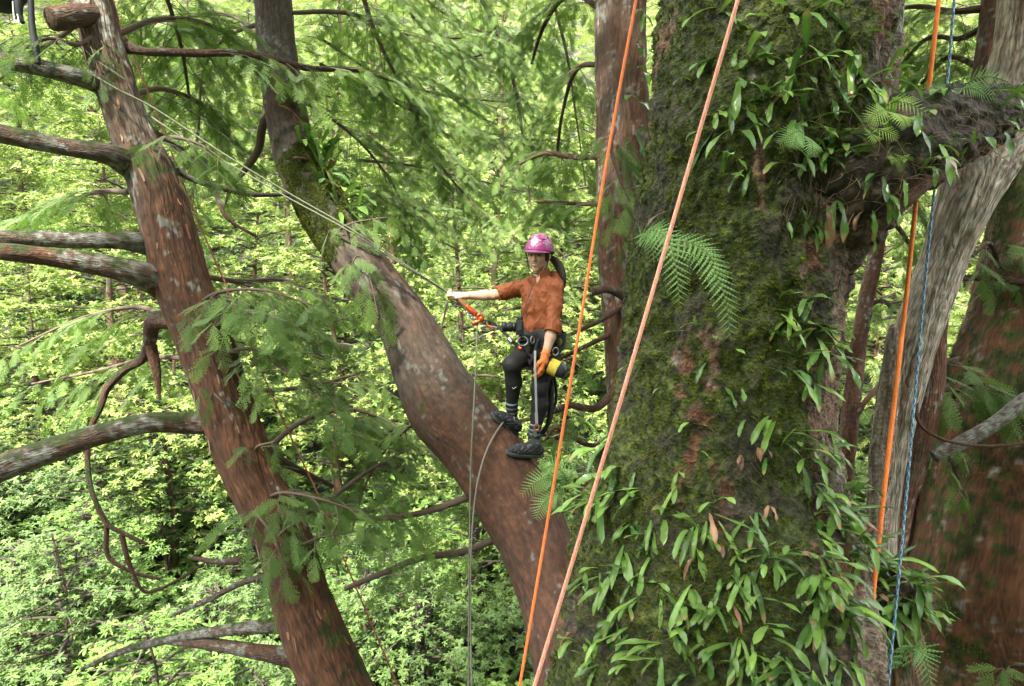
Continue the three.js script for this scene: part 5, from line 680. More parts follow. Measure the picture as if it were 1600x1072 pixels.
// right hand closed round the rope: fingers curl over it, thumb laps from the other side
const ropeDir = P(722, 474, 4.98).sub(P(690, 450, 4.95)).normalize();
const handR = handParts(J.wrR, V(-1, -0.02, -0.06), V(-0.15, -0.45, 0.95).negate().add(V(0, 0.2, 1.7)), 0.92, [[0.55, 1.25], [0.6, 1.25], [0.65, 1.25], [0.7, 1.25]], [[0.05, -0.042, 0.026, 0.0105], [0.076, -0.03, 0.042, 0.0098], [0.092, -0.012, 0.046, 0.0088]]);
const handL = handParts(J.wrL, V(-0.22, -1, 0.12), V(-0.75, 0.1, -0.35), 0.95, [[0.3, 0.45], [0.28, 0.42], [0.28, 0.42], [0.35, 0.45]], [[0.045, -0.045, 0.018, 0.0112], [0.075, -0.05, 0.03, 0.0105], [0.098, -0.046, 0.036, 0.009]]);
{
  // body under the clothes: one continuous figure, with head and bare forearms
  const torso = [capsule(off(J.chest, -0.055), off(J.chest, 0.045), 0.078, 0.078), capsule(off(J.belly, -0.045), off(J.belly, 0.04), 0.076, 0.076), capsule(off(J.pelvis, -0.055), off(J.pelvis, 0.055), 0.092, 0.092), capsule(J.chest, J.neck, 0.068, 0.046), capsule(J.neck, hp(0, -0.05, -0.02), 0.046, 0.045)];
  const arms = [capsule(off(J.neck, 0, -0.04), J.shR, 0.036, 0.04), capsule(off(J.neck, 0, -0.04), J.shL, 0.036, 0.038), capsule(J.shR, J.elR, 0.04, 0.037), capsule(J.elR, J.elR.clone().lerp(J.wrR, 0.3), 0.037, 0.0375), capsule(J.elR.clone().lerp(J.wrR, 0.3), J.wrR, 0.0375, 0.0255), capsule(J.shL, J.elL, 0.036, 0.034), capsule(J.elL, J.elL.clone().lerp(J.wrL, 0.3), 0.036, 0.037), capsule(J.elL.clone().lerp(J.wrL, 0.3), J.wrL, 0.037, 0.0255)];
  const legs = [capsule(J.hipR, J.knR, 0.07, 0.05), capsule(J.knR, J.anR, 0.047, 0.032), capsule(J.hipL, J.knL, 0.07, 0.05), capsule(J.knL, J.anL, 0.047, 0.032)];
  const pts = Object.values(J), b = boxOf(pts, 0.11); b.max.y = hp(0, -0.045, 0).y;
  const body = surfaceNets(union([...torso, ...arms, ...legs], 0.02), b.min, b.max, 0.0115, () => SKIN);
  const hb = boxOf(handR.pts, 0.03), hand = surfaceNets(union([...handR.list, capsule(J.elR.clone().lerp(J.wrR, 0.7), J.wrR, 0.031, 0.0255)], 0.006), hb.min, hb.max, 0.0034, () => SKIN);
  const headF = (x, y, z) => {
    let d = smin(ellip(V(0, 0.03, -0.012), 0.075, 0.09, 0.094)(x, y, z), ellip(V(0, -0.045, 0.026), 0.056, 0.066, 0.06)(x, y, z), 0.03); const ax = Math.abs(x);
    d = smin(d, ellip(V(0.034, -0.022, 0.055), 0.027, 0.026, 0.026)(ax, y, z), 0.018); d = smin(d, ellip(V(0, -0.098, 0.06), 0.022, 0.017, 0.018)(x, y, z), 0.02);
    d = smin(d, capsule(V(0.012, 0.028, 0.08), V(0.05, 0.024, 0.06), 0.009, 0.008)(ax, y, z), 0.012);
    d = -smin(-d, ellip(V(0.031, 0.008, 0.094), 0.017, 0.010, 0.014)(ax, y, z), 0.008);
    d = smin(d, ellip(V(0.031, 0.006, 0.073), 0.0135, 0.0105, 0.0125)(ax, y, z), 0.003);
    d = smin(d, capsule(V(0, 0.016, 0.083), V(0, -0.026, 0.098), 0.0065, 0.0105)(x, y, z), 0.009); d = smin(d, ellip(V(0.011, -0.03, 0.09), 0.0075, 0.0065, 0.008)(ax, y, z), 0.006);
    d = smin(d, capsule(V(0, -0.0545, 0.0865), V(0.023, -0.0505, 0.075), 0.0048, 0.003)(ax, y, z), 0.005); d = smin(d, capsule(V(0, -0.0685, 0.085), V(0.02, -0.058, 0.075), 0.0055, 0.003)(ax, y, z), 0.005);
    d = smin(d, ellip(V(0.077, -0.005, -0.012), 0.009, 0.031, 0.019)(ax, y, z), 0.008); d = smin(d, capsule(V(0, -0.04, -0.03), V(0, -0.15, -0.045), 0.05, 0.048)(x, y, z), 0.03); return d;
  };
  const headC = (x, y, z) => {
    const ax = Math.abs(x); let c = SKIN; c = mix3(c, [0.50, 0.20, 0.14], 0.35 * Math.exp(-((ax - 0.04) ** 2 + (y + 0.025) ** 2) / 0.0004));
    if (z > 0.05) { const brow = Math.abs(y - (0.030 - 0.12 * (ax - 0.03) ** 2 / 0.03)) < 0.0045 && ax > 0.013 && ax < 0.05; if (brow) c = [0.04, 0.022, 0.015]; const ex = (ax - 0.031) / 0.0155, ey = (y - 0.007) / 0.0052; if (ex * ex + ey * ey < 1) c = ex * ex < 0.2 ? [0.015, 0.01, 0.008] : [0.42, 0.38, 0.35]; if (Math.abs(ey) > 0.75 && Math.abs(ey) < 1.6 && ey > 0 && ex * ex < 1.1) c = [0.03, 0.018, 0.014];
      const mid = -0.0605 + 5.5 * ax * ax; if (ax < 0.026 && Math.abs(y - mid) < 0.0125 - 0.3 * ax) c = [0.42, 0.12, 0.105]; if (ax < 0.021 && Math.abs(y - mid - 0.0005) < 0.0048 - 0.12 * ax) c = [0.70, 0.66, 0.60]; }
    return c;
  };
  const head = surfaceNets(headF, V(-0.1, -0.155, -0.12), V(0.1, 0.13, 0.125), 0.0033, headC).applyMatrix4(headM);
  part('body', merge([body, hand, head]), M.skin, person);

  // leggings with a small white tick mark on the raised shin
  const wr = (x, y, z) => 0.003 * noise(x * 14, y * 60, z * 14);
  const lg = union([capsule(off(J.pelvis, -0.062, 0.02), off(J.pelvis, 0.062, 0.02), 0.112, 0.112), capsule(J.hipR, J.hipR.clone().lerp(J.knR, 0.5), 0.09, 0.08), capsule(J.hipR.clone().lerp(J.knR, 0.5), J.knR, 0.08, 0.06), capsule(J.knR, J.knR.clone().lerp(J.anR, 0.35).add(V(0.015, 0, -0.01)), 0.058, 0.058), capsule(J.knR.clone().lerp(J.anR, 0.35).add(V(0.015, 0, -0.01)), J.knR.clone().lerp(J.anR, 0.82), 0.058, 0.04), capsule(J.hipL, J.hipL.clone().lerp(J.knL, 0.5), 0.092, 0.082), capsule(J.hipL.clone().lerp(J.knL, 0.5), J.knL, 0.082, 0.06), capsule(J.knL, J.knL.clone().lerp(J.anL, 0.35).add(V(0.016, 0, -0.01)), 0.058, 0.06), capsule(J.knL.clone().lerp(J.anL, 0.35).add(V(0.016, 0, -0.01)), J.knL.clone().lerp(J.anL, 0.86), 0.06, 0.04)], 0.022);
  const lb = boxOf([J.pelvis, J.knR, J.anR, J.knL, J.anL, J.hipL], 0.135); part('leggings', surfaceNets((x, y, z) => lg(x, y, z) + wr(x, y, z), lb.min, lb.max, 0.009), M.legging, person);
  const kn = J.knR.clone().lerp(J.anR, 0.42).add(V(0.022, 0, 0.056)); part('tick_mark', tube([kn.clone().add(V(-0.018, 0.004, 0)), kn.clone().add(V(-0.009, -0.006, 0.001)), kn.clone().add(V(0.018, 0.012, -0.006))], 0.0022, 5), new THREE.MeshStandardMaterial({ color: 0xd8d8d8, roughness: 0.6 }), person);

  // jacket
  const hem = P(848, 527, 5).y, hood = off(J.neck, 0.035, 0.0, -0.085);
  const jl = [capsule(off(J.chest, -0.07, 0.02), off(J.chest, 0.06, 0.02), 0.102, 0.102), capsule(off(J.chest, -0.068, -0.06, 0.02), off(J.chest, 0.055, -0.06, 0.02), 0.104, 0.102), capsule(off(J.belly, -0.06, -0.01, 0.012), off(J.belly, 0.055, -0.01, 0.012), 0.106, 0.106), capsule(off(J.belly, -0.06, -0.1, 0.01), off(J.belly, 0.055, -0.1, 0.01), 0.1, 0.1), capsule(off(J.neck, 0, -0.04), J.shR, 0.065, 0.064), capsule(off(J.neck, 0, -0.04), J.shL, 0.065, 0.066), capsule(J.shR, J.elR.clone().lerp(J.shR, 0.12), 0.064, 0.055), ];
  const slL = union([capsule(J.shL, J.elL, 0.06, 0.053), capsule(J.elL, J.elL.clone().lerp(J.wrL, 0.1), 0.056, 0.055)], 0.02);
  const ju = union(jl, 0.03), hoodF = union([capsule(hood, off(hood, -0.05, -0.02, 0.02), 0.05, 0.04), capsule(hood, off(hood, 0.05, -0.035, 0.015), 0.05, 0.042), capsule(hood, off(hood, 0.02, -0.08, -0.015), 0.045, 0.035)], 0.02);
  const armAx = J.elR.clone().sub(J.shR).normalize(), cutR = J.shR.clone().lerp(J.elR, 0.9), axL = J.wrL.clone().sub(J.elL).normalize(), cutL = J.elL.clone().addScaledVector(axL, 0.035);
  const cuffR = capsule(cutR.clone().addScaledVector(armAx, -0.045), cutR.clone().addScaledVector(armAx, 0.01), 0.06, 0.066), cuffL = capsule(cutL.clone().addScaledVector(axL, -0.05), cutL.clone().addScaledVector(axL, 0.01), 0.06, 0.066);
  const nk = off(J.neck, 0, -0.03, 0.0), nt = hp(0, -0.12, -0.01).sub(nk), nl = nt.length(); nt.normalize();
  const jf = (x, y, z) => {
    let d = smin(smin(ju(x, y, z), slL(x, y, z), 0.004), hoodF(x, y, z), 0.006);
    d = Math.min(d, smin(d, cuffR(x, y, z), 0.006)); d = smin(d, cuffL(x, y, z), 0.006);
    const w = 0.010 * noise(x * 8, y * 7, z * 8) + 0.024 * Math.pow(Math.abs(noise(x * 13 + y * 6, y * 4.2 - x * 2, z * 13 - y * 4)), 0.75) + 0.009 * Math.abs(noise(x * 30 - y * 12, y * 10 + x * 6, z * 30)) + 0.002 * noise(x * 60, y * 60, z * 60); d += w - 0.006;
    // collar: a standing shell open at the front
    const rx = x - nk.x, ry = y - nk.y, rz = z - nk.z, h = rx * nt.x + ry * nt.y + rz * nt.z, qx = rx - nt.x * h, qy = ry - nt.y * h, qz = rz - nt.z * h, q = Math.sqrt(qx * qx + qy * qy + qz * qz), fr = (qx * FWD.x + qz * FWD.z) / (q || 1);
    const cs = Math.max(Math.abs(q - (0.058 + 0.32 * Math.max(0, h) + 0.016 * fr)) - 0.0085, -h - 0.02, h - 0.085 + 0.02 * Math.max(0, fr)); const open = fr > 0.82 ? 1 : -1; if (open < 0) d = smin(d, cs, 0.006);
    // open neck in front
    d = Math.max(d, -(capsule(off(J.neck, -0.015, 0.03, 0.05), off(J.neck, -0.02, -0.09, 0.125), 0.034, 0.016)(x, y, z)));
    d = Math.max(d, hem + 0.012 * noise(x * 15, 0, z * 15) - y); d = Math.max(d, (x - cutR.x) * armAx.x + (y - cutR.y) * armAx.y + (z - cutR.z) * armAx.z, );
    const e = (x - cutL.x) * axL.x + (y - cutL.y) * axL.y + (z - cutL.z) * axL.z; if (Math.abs(x - cutL.x) < 0.09 && Math.abs(z - cutL.z) < 0.09 && y < J.elL.y + 0.03 && x > J.elL.x - 0.075) d = Math.max(d, smin(e, 1, 0.001)); return d;
  };
  const jb = boxOf([J.shR, J.shL, cutR, J.belly, J.elL, J.neck], 0.16); jb.min.y = hem - 0.02; jb.min.x = cutR.x - 0.02;
  const jk = part('jacket', surfaceNets(jf, jb.min, jb.max, 0.0062), M.jacket, person);
  const seam = new THREE.MeshStandardMaterial({ color: new THREE.Color().setRGB(0.13, 0.035, 0.012), roughness: 0.7 });
  const onJ = (px, py) => { const o = camera.position, d = P(px, py, 1).sub(o).normalize(); let t = 4.5; for (let i = 0; i < 80; i++) { const q = o.clone().addScaledVector(d, t), v = jf(q.x, q.y, q.z); if (v < 0.001) return q; t += Math.max(0.0015, v * 0.6); } return P(px, py, 4.9); };
  for (const l of [[[831, 446], [827, 462], [824, 480], [821, 500], [818, 520]], [[848, 492], [854, 494], [860, 494]]]) part('seam', tube(l.map(q => onJ(...q)), 0.0018, 5), seam, person);

  // socks, shoes
  const sockC = (p, i) => (Math.floor(p * 11) % 3 === 0 ? [0.16, 0.19, 0.22] : [0.016, 0.017, 0.02]);
  for (const [kn2, an] of [[J.knR, J.anR], [J.knL, J.anL]]) { const a = kn2.clone().lerp(an, 0.74), g = sweep([[a, 0.0465], [kn2.clone().lerp(an, 0.88), 0.042], [an.clone(), 0.040], [an.clone().add(V(-0.005, -0.03, 0)), 0.042]], { segs: 24, step: 0.006, color: (q, s, p, d, h, L) => sockC(s / L) }); part('sock', g, new THREE.MeshStandardMaterial({ vertexColors: true, roughness: 0.95, bumpMap: rough, bumpScale: 0.002 }), person); }
  const shoe = (heel, toe, upv, an, tint) => {           // heel and toe: ends of the sole
    const a = toe.clone().sub(heel), L = a.length(); a.normalize(); const u = upv.clone().addScaledVector(a, -upv.dot(a)).normalize(), s = V().crossVectors(a, u), at = (f, h, w = 0) => heel.clone().addScaledVector(a, f * L).addScaledVector(u, h).addScaledVector(s, w);
    const up = union([capsule(at(0.12, 0.045), at(0.4, 0.045), 0.035, 0.038), capsule(at(0.4, 0.045), at(0.72, 0.036), 0.040, 0.040), capsule(at(0.72, 0.036), at(0.88, 0.03), 0.040, 0.030), capsule(at(0.2, 0.05), an.clone().add(V(0, 0.0, 0)), 0.037, 0.047), capsule(at(0.55, 0.06), at(0.3, 0.085), 0.03, 0.036)], 0.022), b = boxOf([heel, toe, an], 0.08);
    const top = an.clone().addScaledVector(u, 0.012);
    const f = (x, y, z) => { const q = V(x, y, z).sub(heel), h = q.dot(u); return Math.max(up(x, y, z) + 0.0016 * noise(x * 70, y * 70, z * 70), 0.016 - h, V(x, y, z).sub(top).dot(u)); };
    const m = part('shoe', surfaceNets(f, b.min, b.max, 0.0055, (x, y, z) => { const q = V(x, y, z).sub(heel), h = q.dot(u), t = q.dot(a) / L; return noise(x * 60, y * 60, z * 60) > 0.42 || (t > 0.15 && t < 0.75 && Math.abs((t * 7 + h * 30) % 1) < 0.22 && h > 0.025 && h < 0.08) ? tint : [0.018, 0.019, 0.021]; }), new THREE.MeshStandardMaterial({ vertexColors: true, roughness: 0.75 }), person);
    const shape = new THREE.Shape(); const W2 = t => 0.030 + 0.013 * Math.sin(Math.PI * clamp(t * 1.1 - 0.1)) - 0.02 * sstep(0.88, 1, t) - 0.008 * sstep(0.1, 0, t); const N = 14; for (let i = 0; i <= N; i++) { const t = i / N; i ? shape.lineTo(t * L, W2(t)) : shape.moveTo(0, W2(0)); } for (let i = N; i >= 0; i--) shape.lineTo(i / N * L, -W2(i / N));
    const g = new THREE.ExtrudeGeometry(shape, { depth: 0.016, bevelEnabled: true, bevelSize: 0.005, bevelThickness: 0.004, bevelSegments: 2 }); g.applyMatrix4(new THREE.Matrix4().makeBasis(a, V().crossVectors(u, a), u).setPosition(heel.clone().addScaledVector(u, 0.004)));
    const so = part('sole', g, new THREE.MeshStandardMaterial({ color: new THREE.Color().setRGB(0.06, 0.065, 0.06), roughness: 0.8 }), person); person.remove(so); m.add(so);
    const lc = []; for (let i = 0; i < 4; i++) { const t = 0.42 + i * 0.075, h = 0.092 - i * 0.010; lc.push(tube([at(t, h - 0.016, -0.03), at(t + 0.02, h, 0), at(t, h - 0.016, 0.03)], 0.0028, 5, 4)); } const la = part('lace', merge(lc), new THREE.MeshStandardMaterial({ color: new THREE.Color().setRGB(0.3, 0.31, 0.32), roughness: 0.8 }), person); person.remove(la); m.add(la);
  };
  const onLimb = (px, py, d, l) => { const h = hit(px, py, [giantLimbMesh]); return h ? h.p.clone().addScaledVector(h.n, l).lerp(camera.position, 0.002) : P(px, py, d); };
  shoe(P(806, 677, 4.96), onLimb(765, 650, 4.85, 0.012), V(0.55, 0.8, 0.3), J.anR.clone(), [0.09, 0.10, 0.12]);
  shoe(P(845, 713, 4.86), onLimb(790, 710, 4.72, 0.012), V(0.12, 1, 0.3), J.anL.clone(), [0.12, 0.12, 0.115]);

  // orange glove on the lowered hand
  const gb = boxOf(handL.pts, 0.035), gl = surfaceNets((x, y, z) => union([...handL.list], 0.008)(x, y, z) - 0.004 + 0.0012 * noise(x * 90, y * 90, z * 90), gb.min, gb.max, 0.004); part('glove', gl, cloth([0.80, 0.22, 0.055], 0.85), person);
  const wa = J.wrL.clone().sub(J.elL).normalize(), wt = new THREE.TorusGeometry(0.031, 0.006, 8, 24); wt.applyMatrix4(new THREE.Matrix4().makeRotationFromQuaternion(new THREE.Quaternion().setFromUnitVectors(V(0, 0, 1), wa)).setPosition(J.wrL.clone().addScaledVector(wa, -0.025))); part('glove_cuff', wt, cloth([0.75, 0.20, 0.06], 0.85), person);
}
{ // helmet, visor, straps, hair
  const dome = (rx, ry, rz, cut, N = 44, Mr = 22) => { const pos = [], idx = [], col = []; for (let j = 0; j <= Mr; j++) for (let i = 0; i <= N; i++) { const ph = i / N * 6.2832, c = cut(ph), th = j / Mr * c, x = Math.sin(th) * Math.sin(ph), y = Math.cos(th), z = Math.sin(th) * Math.cos(ph); pos.push(x * rx, 0.035 + y * ry, -0.012 + z * rz); const st = Math.hypot(ph > 3.1416 ? ph - 6.2832 + 0.12 : ph + 0.12, th - 0.95); const n = noise(x * 9, y * 9, z * 9); col.push(...(st < 0.3 + 0.14 * n ? mix3([0.75, 0.72, 0.70], [0.42, 0.42, 0.46], clamp(0.5 + 3 * noise(x * 22, y * 22, z * 22))) : noise(x * 34, y * 34, z * 34) > 0.34 ? [0.62, 0.36, 0.30] : [0.44, 0.06, 0.26])); } for (let j = 0; j < Mr; j++) for (let i = 0; i < N; i++) { const a = j * (N + 1) + i; idx.push(a, a + N + 1, a + N + 2, a, a + N + 2, a + 1); } return { pos, idx, col }; };
  const cut = ph => 1.50 + 0.10 * (1 - Math.cos(ph)) + 0.12 * Math.pow(Math.max(0, -Math.cos(ph)), 2);
  const o = dome(0.103, 0.128, 0.119, cut); const hm = part('helmet', geom(o.pos, o.idx, { color: o.col }).applyMatrix4(headM), new THREE.MeshPhysicalMaterial({ vertexColors: true, roughness: 0.4, clearcoat: 0.8, clearcoatRoughness: 0.12, side: THREE.DoubleSide }), person);
  const inn = dome(0.096, 0.12, 0.112, ph => cut(ph) + 0.1), sub = (n, g, m) => { const q = part(n, g, m, person); person.remove(q); hm.add(q); return q; };
  sub('padding', geom(inn.pos, inn.idx).applyMatrix4(headM), M.black);
  const rim = []; for (let i = 0; i < 40; i++) { const ph = i / 40 * 6.2832, th = cut(ph); rim.push(hp(Math.sin(th) * Math.sin(ph) * 0.104, 0.035 + Math.cos(th) * 0.129, -0.012 + Math.sin(th) * Math.cos(ph) * 0.12)); } sub('rim', new THREE.TubeGeometry(new THREE.CatmullRomCurve3(rim, true), 80, 0.0062, 6, true), M.black);
  const vis = (dy, mat) => { const pos = [], idx = [], N = 20, K = 6; for (let j = 0; j <= K; j++) for (let i = 0; i <= N; i++) { const ph = (i / N - 0.5) * 2.3, e = j / K * 0.048 * Math.pow(Math.cos(ph * 1.25), 0.6), R = 1; pos.push(Math.sin(ph) * (0.103 + e * 0.55), 0.045 + dy - e * 0.28 - 0.02 * (1 - Math.cos(ph)) , -0.012 + Math.cos(ph) * (0.118 + e)); } for (let j = 0; j < K; j++) for (let i = 0; i < N; i++) { const a = j * (N + 1) + i; idx.push(a, a + N + 1, a + N + 2, a, a + N + 2, a + 1); } return geom(pos, idx).applyMatrix4(headM); };
  sub('visor', vis(0.003, 0), new THREE.MeshPhysicalMaterial({ color: new THREE.Color().setRGB(0.40, 0.07, 0.25), roughness: 0.4, clearcoat: 0.6, side: THREE.DoubleSide })); sub('visor_lining', vis(-0.001, 0), M.black);
  const on = (ph, th, k = 1.01) => hp(Math.sin(th) * Math.sin(ph) * 0.103 * k, 0.035 + Math.cos(th) * 0.128 * k, -0.012 + Math.sin(th) * Math.cos(ph) * 0.119 * k);
  for (const [ph, th, l] of [[0.75, 0.85, 0.14], [1.3, 0.72, 0.12], [2.1, 0.8, 0.14], [-0.75, 0.85, 0.14], [-1.4, 0.75, 0.14]]) sub('vent', tube([on(ph - l, th), on(ph, th - 0.02, 1.013), on(ph + l, th)], 0.0045, 6, 4), M.black);
  for (const [ph, th] of [[0.95, 1.1], [1.6, 1.2]]) { const g = new THREE.CylinderGeometry(0.011, 0.011, 0.003, 20); const p = on(ph, th, 1.008), n = p.clone().sub(hp(0, 0.035, -0.012)).normalize(); g.applyMatrix4(new THREE.Matrix4().makeRotationFromQuaternion(new THREE.Quaternion().setFromUnitVectors(V(0, 1, 0), n)).setPosition(p)); sub('decal', g, new THREE.MeshStandardMaterial({ color: new THREE.Color().setRGB(0.16, 0.26, 0.32), roughness: 0.5 })); }
  const st = new THREE.MeshStandardMaterial({ color: new THREE.Color().setRGB(0.05, 0.06, 0.07), roughness: 0.8 });
  for (const s of [-1, 1]) { sub('chin_strap', tube([hp(s * 0.092, 0.035, 0.045), hp(s * 0.083, -0.02, 0.025), hp(s * 0.066, -0.085, 0.03), hp(s * 0.03, -0.12, 0.05), hp(0, -0.126, 0.055)], 0.0042, 6), st); sub('chin_strap', tube([hp(s * 0.088, 0.02, -0.05), hp(s * 0.086, -0.01, -0.03), hp(s * 0.079, -0.035, 0.018)], 0.0042, 6), st); }
  // hair at temples and nape, and ponytail
  const hairM = new THREE.MeshPhysicalMaterial({ color: new THREE.Color().setRGB(0.028, 0.015, 0.009), roughness: 0.5, sheen: 0.3, bumpMap: barkH, bumpScale: 0.004 });
  const hf = (x, y, z) => Math.max(ellip(V(0, 0.025, -0.016), 0.083, 0.1, 0.1)(x, y, z) + 0.002 * noise(x * 90, y * 20, z * 90), z - 0.028 - 0.35 * (y + 0.02), -0.075 - y, y - 0.08, -0.035 * (z > -0.02 ? 1 : 9) - y + (z > -0.02 ? -0.0 : 0));
  const hair = part('hair', surfaceNets(hf, V(-0.1, -0.1, -0.13), V(0.1, 0.1, 0.06), 0.005).applyMatrix4(headM), hairM, person);
  const pt = part('ponytail', sweep([[P(857, 401, 5.06), 0.016], [P(864, 405, 5.07), 0.026], [P(872, 414, 5.06), 0.031], [P(878, 427, 5.04), 0.028], [P(881, 440, 5.03), 0.018], [P(882, 450, 5.03), 0.006]], { segs: 40, step: 0.006, disp: (a, s, r) => 0.0035 * noise(Math.cos(a) * 5, Math.sin(a) * 5, s * 6) }), hairM, person); person.remove(pt); hair.add(pt);
}
{ // harness
  const ring = (c, ax, rx, ry, hgt, th, tilt = 0, xd = LEFT) => { const n = ax.clone().normalize(), x = xd.clone().addScaledVector(n, -xd.dot(n)).normalize(), y = V().crossVectors(n, x), pos = [], idx = [], N = 48; for (let i = 0; i < N; i++) { const a = i / N * 6.2832; for (const [r, h] of [[0, -1], [th, -0.9], [th, 0.9], [0, 1]]) { const v = c.clone().addScaledVector(x, Math.cos(a) * (rx + r)).addScaledVector(y, Math.sin(a) * (ry + r)).addScaledVector(n, h * hgt / 2 + tilt * Math.sin(a)); pos.push(v.x, v.y, v.z); } } for (let i = 0; i < N; i++) for (let j = 0; j < 4; j++) { const a = i * 4 + j, b = i * 4 + (j + 1) % 4, c2 = ((i + 1) % N) * 4 + j, d = ((i + 1) % N) * 4 + (j + 1) % 4; idx.push(a, b, d, a, d, c2); } return geom(pos, idx); };
  const h = thing('climbing_harness', 'black climbing harness with straps and steel rings round the climber\'s hips', 'harness', J.pelvis.clone());
  part('belt', ring(off(J.pelvis, 0.004, 0.03), V(0, 1, 0), 0.178, 0.122, 0.075, 0.016, 0.012), M.web, h);
  part('belt', ring(off(J.pelvis, 0.004, -0.035), V(0, 1, 0), 0.176, 0.12, 0.04, 0.012, 0.02), M.web, h);
  for (const [a, b, r] of [[J.hipR, J.knR, 0.094], [J.hipL, J.knL, 0.096]]) part('leg_loop', ring(a.clone().lerp(b, 0.3), b.clone().sub(a), r, r, 0.05, 0.013), M.web, h);
  const front = off(J.pelvis, -0.02, 0.0, 0.14);
  const tor = (p, r, t, n, sx = 1) => { const g = new THREE.TorusGeometry(r, t, 8, 28); g.scale(sx, 1, 1); g.applyMatrix4(new THREE.Matrix4().makeRotationFromQuaternion(new THREE.Quaternion().setFromUnitVectors(V(0, 0, 1), n.clone().normalize())).setPosition(p)); return g; };
  part('ring', tor(P(817, 533, 4.83), 0.031, 0.0048, V(-0.2, 0.1, 1), 1.15), M.metal, h); part('ring', tor(P(832, 531, 4.8), 0.024, 0.0045, V(0.7, 0.1, 0.8), 0.7), M.metal, h); part('ring', tor(P(868, 549, 4.78), 0.027, 0.0045, V(0.3, 0, 1), 0.8), M.metal, h);
  for (const l of [[[832, 522, 4.83], [826, 540, 4.82], [824, 556, 4.84], [829, 570, 4.83]], [[842, 530, 4.8], [836, 548, 4.79], [830, 566, 4.8]], [[852, 528, 4.8], [858, 540, 4.78], [862, 552, 4.77]], [[820, 540, 4.83], [826, 552, 4.82], [836, 560, 4.8]]]) part('strap', sweep(l.map(q => W(q[0], q[1], q[2], 5)), { segs: 8, step: 0.01 }), M.web, h);
  for (const [x, y, d] of [[826, 545, 4.79], [848, 540, 4.78], [838, 526, 4.8]]) { const g = new THREE.BoxGeometry(0.022, 0.03, 0.012, 2, 2, 2); const p = P(x, y, d); g.rotateZ(x * 1.7); g.translate(p.x, p.y, p.z); part('buckle', g, M.black, h); }
  part('pocket', (() => { const g = new THREE.SphereGeometry(0.05, 20, 14); g.scale(0.5, 0.75, 0.8); const p = P(873, 534, 4.87); g.translate(p.x, p.y, p.z); return g; })(), cloth([0.16, 0.15, 0.06]), h);
  const nb = (l, w) => sweep(l.map(q => W(q[0], q[1], q[2], w)), { segs: 9, step: 0.008, disp: (a, s, r) => 0.0012 * noise(a, s * 60, 2) });
  part('loop_strap', nb([[861, 585, 4.86], [860, 615, 4.87], [859, 640, 4.88], [856, 662, 4.9], [848, 676, 4.92], [842, 682, 4.93]], 7), M.web, h); part('loop_strap', nb([[866, 588, 4.88], [869, 610, 4.9], [868, 630, 4.9], [862, 642, 4.9]], 5), M.web, h); part('loop_strap', nb([[863, 590, 4.84], [864, 612, 4.84], [862, 650, 4.86], [858, 664, 4.88]], 4), M.web, h);
  part('keeper', tube([P(878, 515, 4.95), P(882, 528, 4.94), P(880, 540, 4.94)], 0.006), M.black, h);
}
{ // foot ascender strap with buckle, on the standing leg
  const t = thing('foot_ascender', 'grey webbing strap with bronze clamp running down the standing leg', 'strap', P(838, 662, 4.84));
  const flat = (l, w, th) => { const pos = [], idx = []; l.forEach((q, i) => { const p = P(...q); for (const [sx, sz] of [[-1, -1], [1, -1], [1, 1], [-1, 1]]) pos.push(p.x + sx * w, p.y, p.z + sz * th); }); for (let i = 0; i < l.length - 1; i++) for (let j = 0; j < 4; j++) { const a = i * 4 + j, b = i * 4 + (j + 1) % 4; idx.push(a, b, b + 4, a, b + 4, a + 4); } return geom(pos, idx).toNonIndexed(); };
  const fg = g => { g.computeVertexNormals(); return g; };
  part('webbing', fg(flat([[836, 548, 4.70], [836, 575, 4.69], [837, 605, 4.71], [838, 635, 4.74], [838.5, 660, 4.77]], 0.0075, 0.0015)), M.greyweb, t); part('webbing', fg(flat([[838, 645, 4.745], [838.5, 662, 4.765]], 0.0105, 0.003)), M.greyweb, t);
  const g = new THREE.TorusGeometry(0.016, 0.006, 8, 20); g.scale(1, 1.3, 1); const p = P(838.5, 668, 4.775); g.translate(p.x, p.y, p.z); part('clamp', g, new THREE.MeshStandardMaterial({ color: new THREE.Color().setRGB(0.38, 0.15, 0.07), metalness: 0.6, roughness: 0.4 }), t);
  const g2 = new THREE.BoxGeometry(0.028, 0.03, 0.018, 2, 2, 2); const p2 = P(836, 679, 4.785); g2.rotateZ(0.3); g2.translate(p2.x, p2.y, p2.z); part('roller', g2, M.metal, t);
  part('ankle_strap', (() => { const q = new THREE.TorusGeometry(0.05, 0.006, 8, 30); q.rotateX(Math.PI / 2 + 0.1); q.translate(J.anL.x, J.anL.y + 0.012, J.anL.z); return q; })(), M.web, t);
}
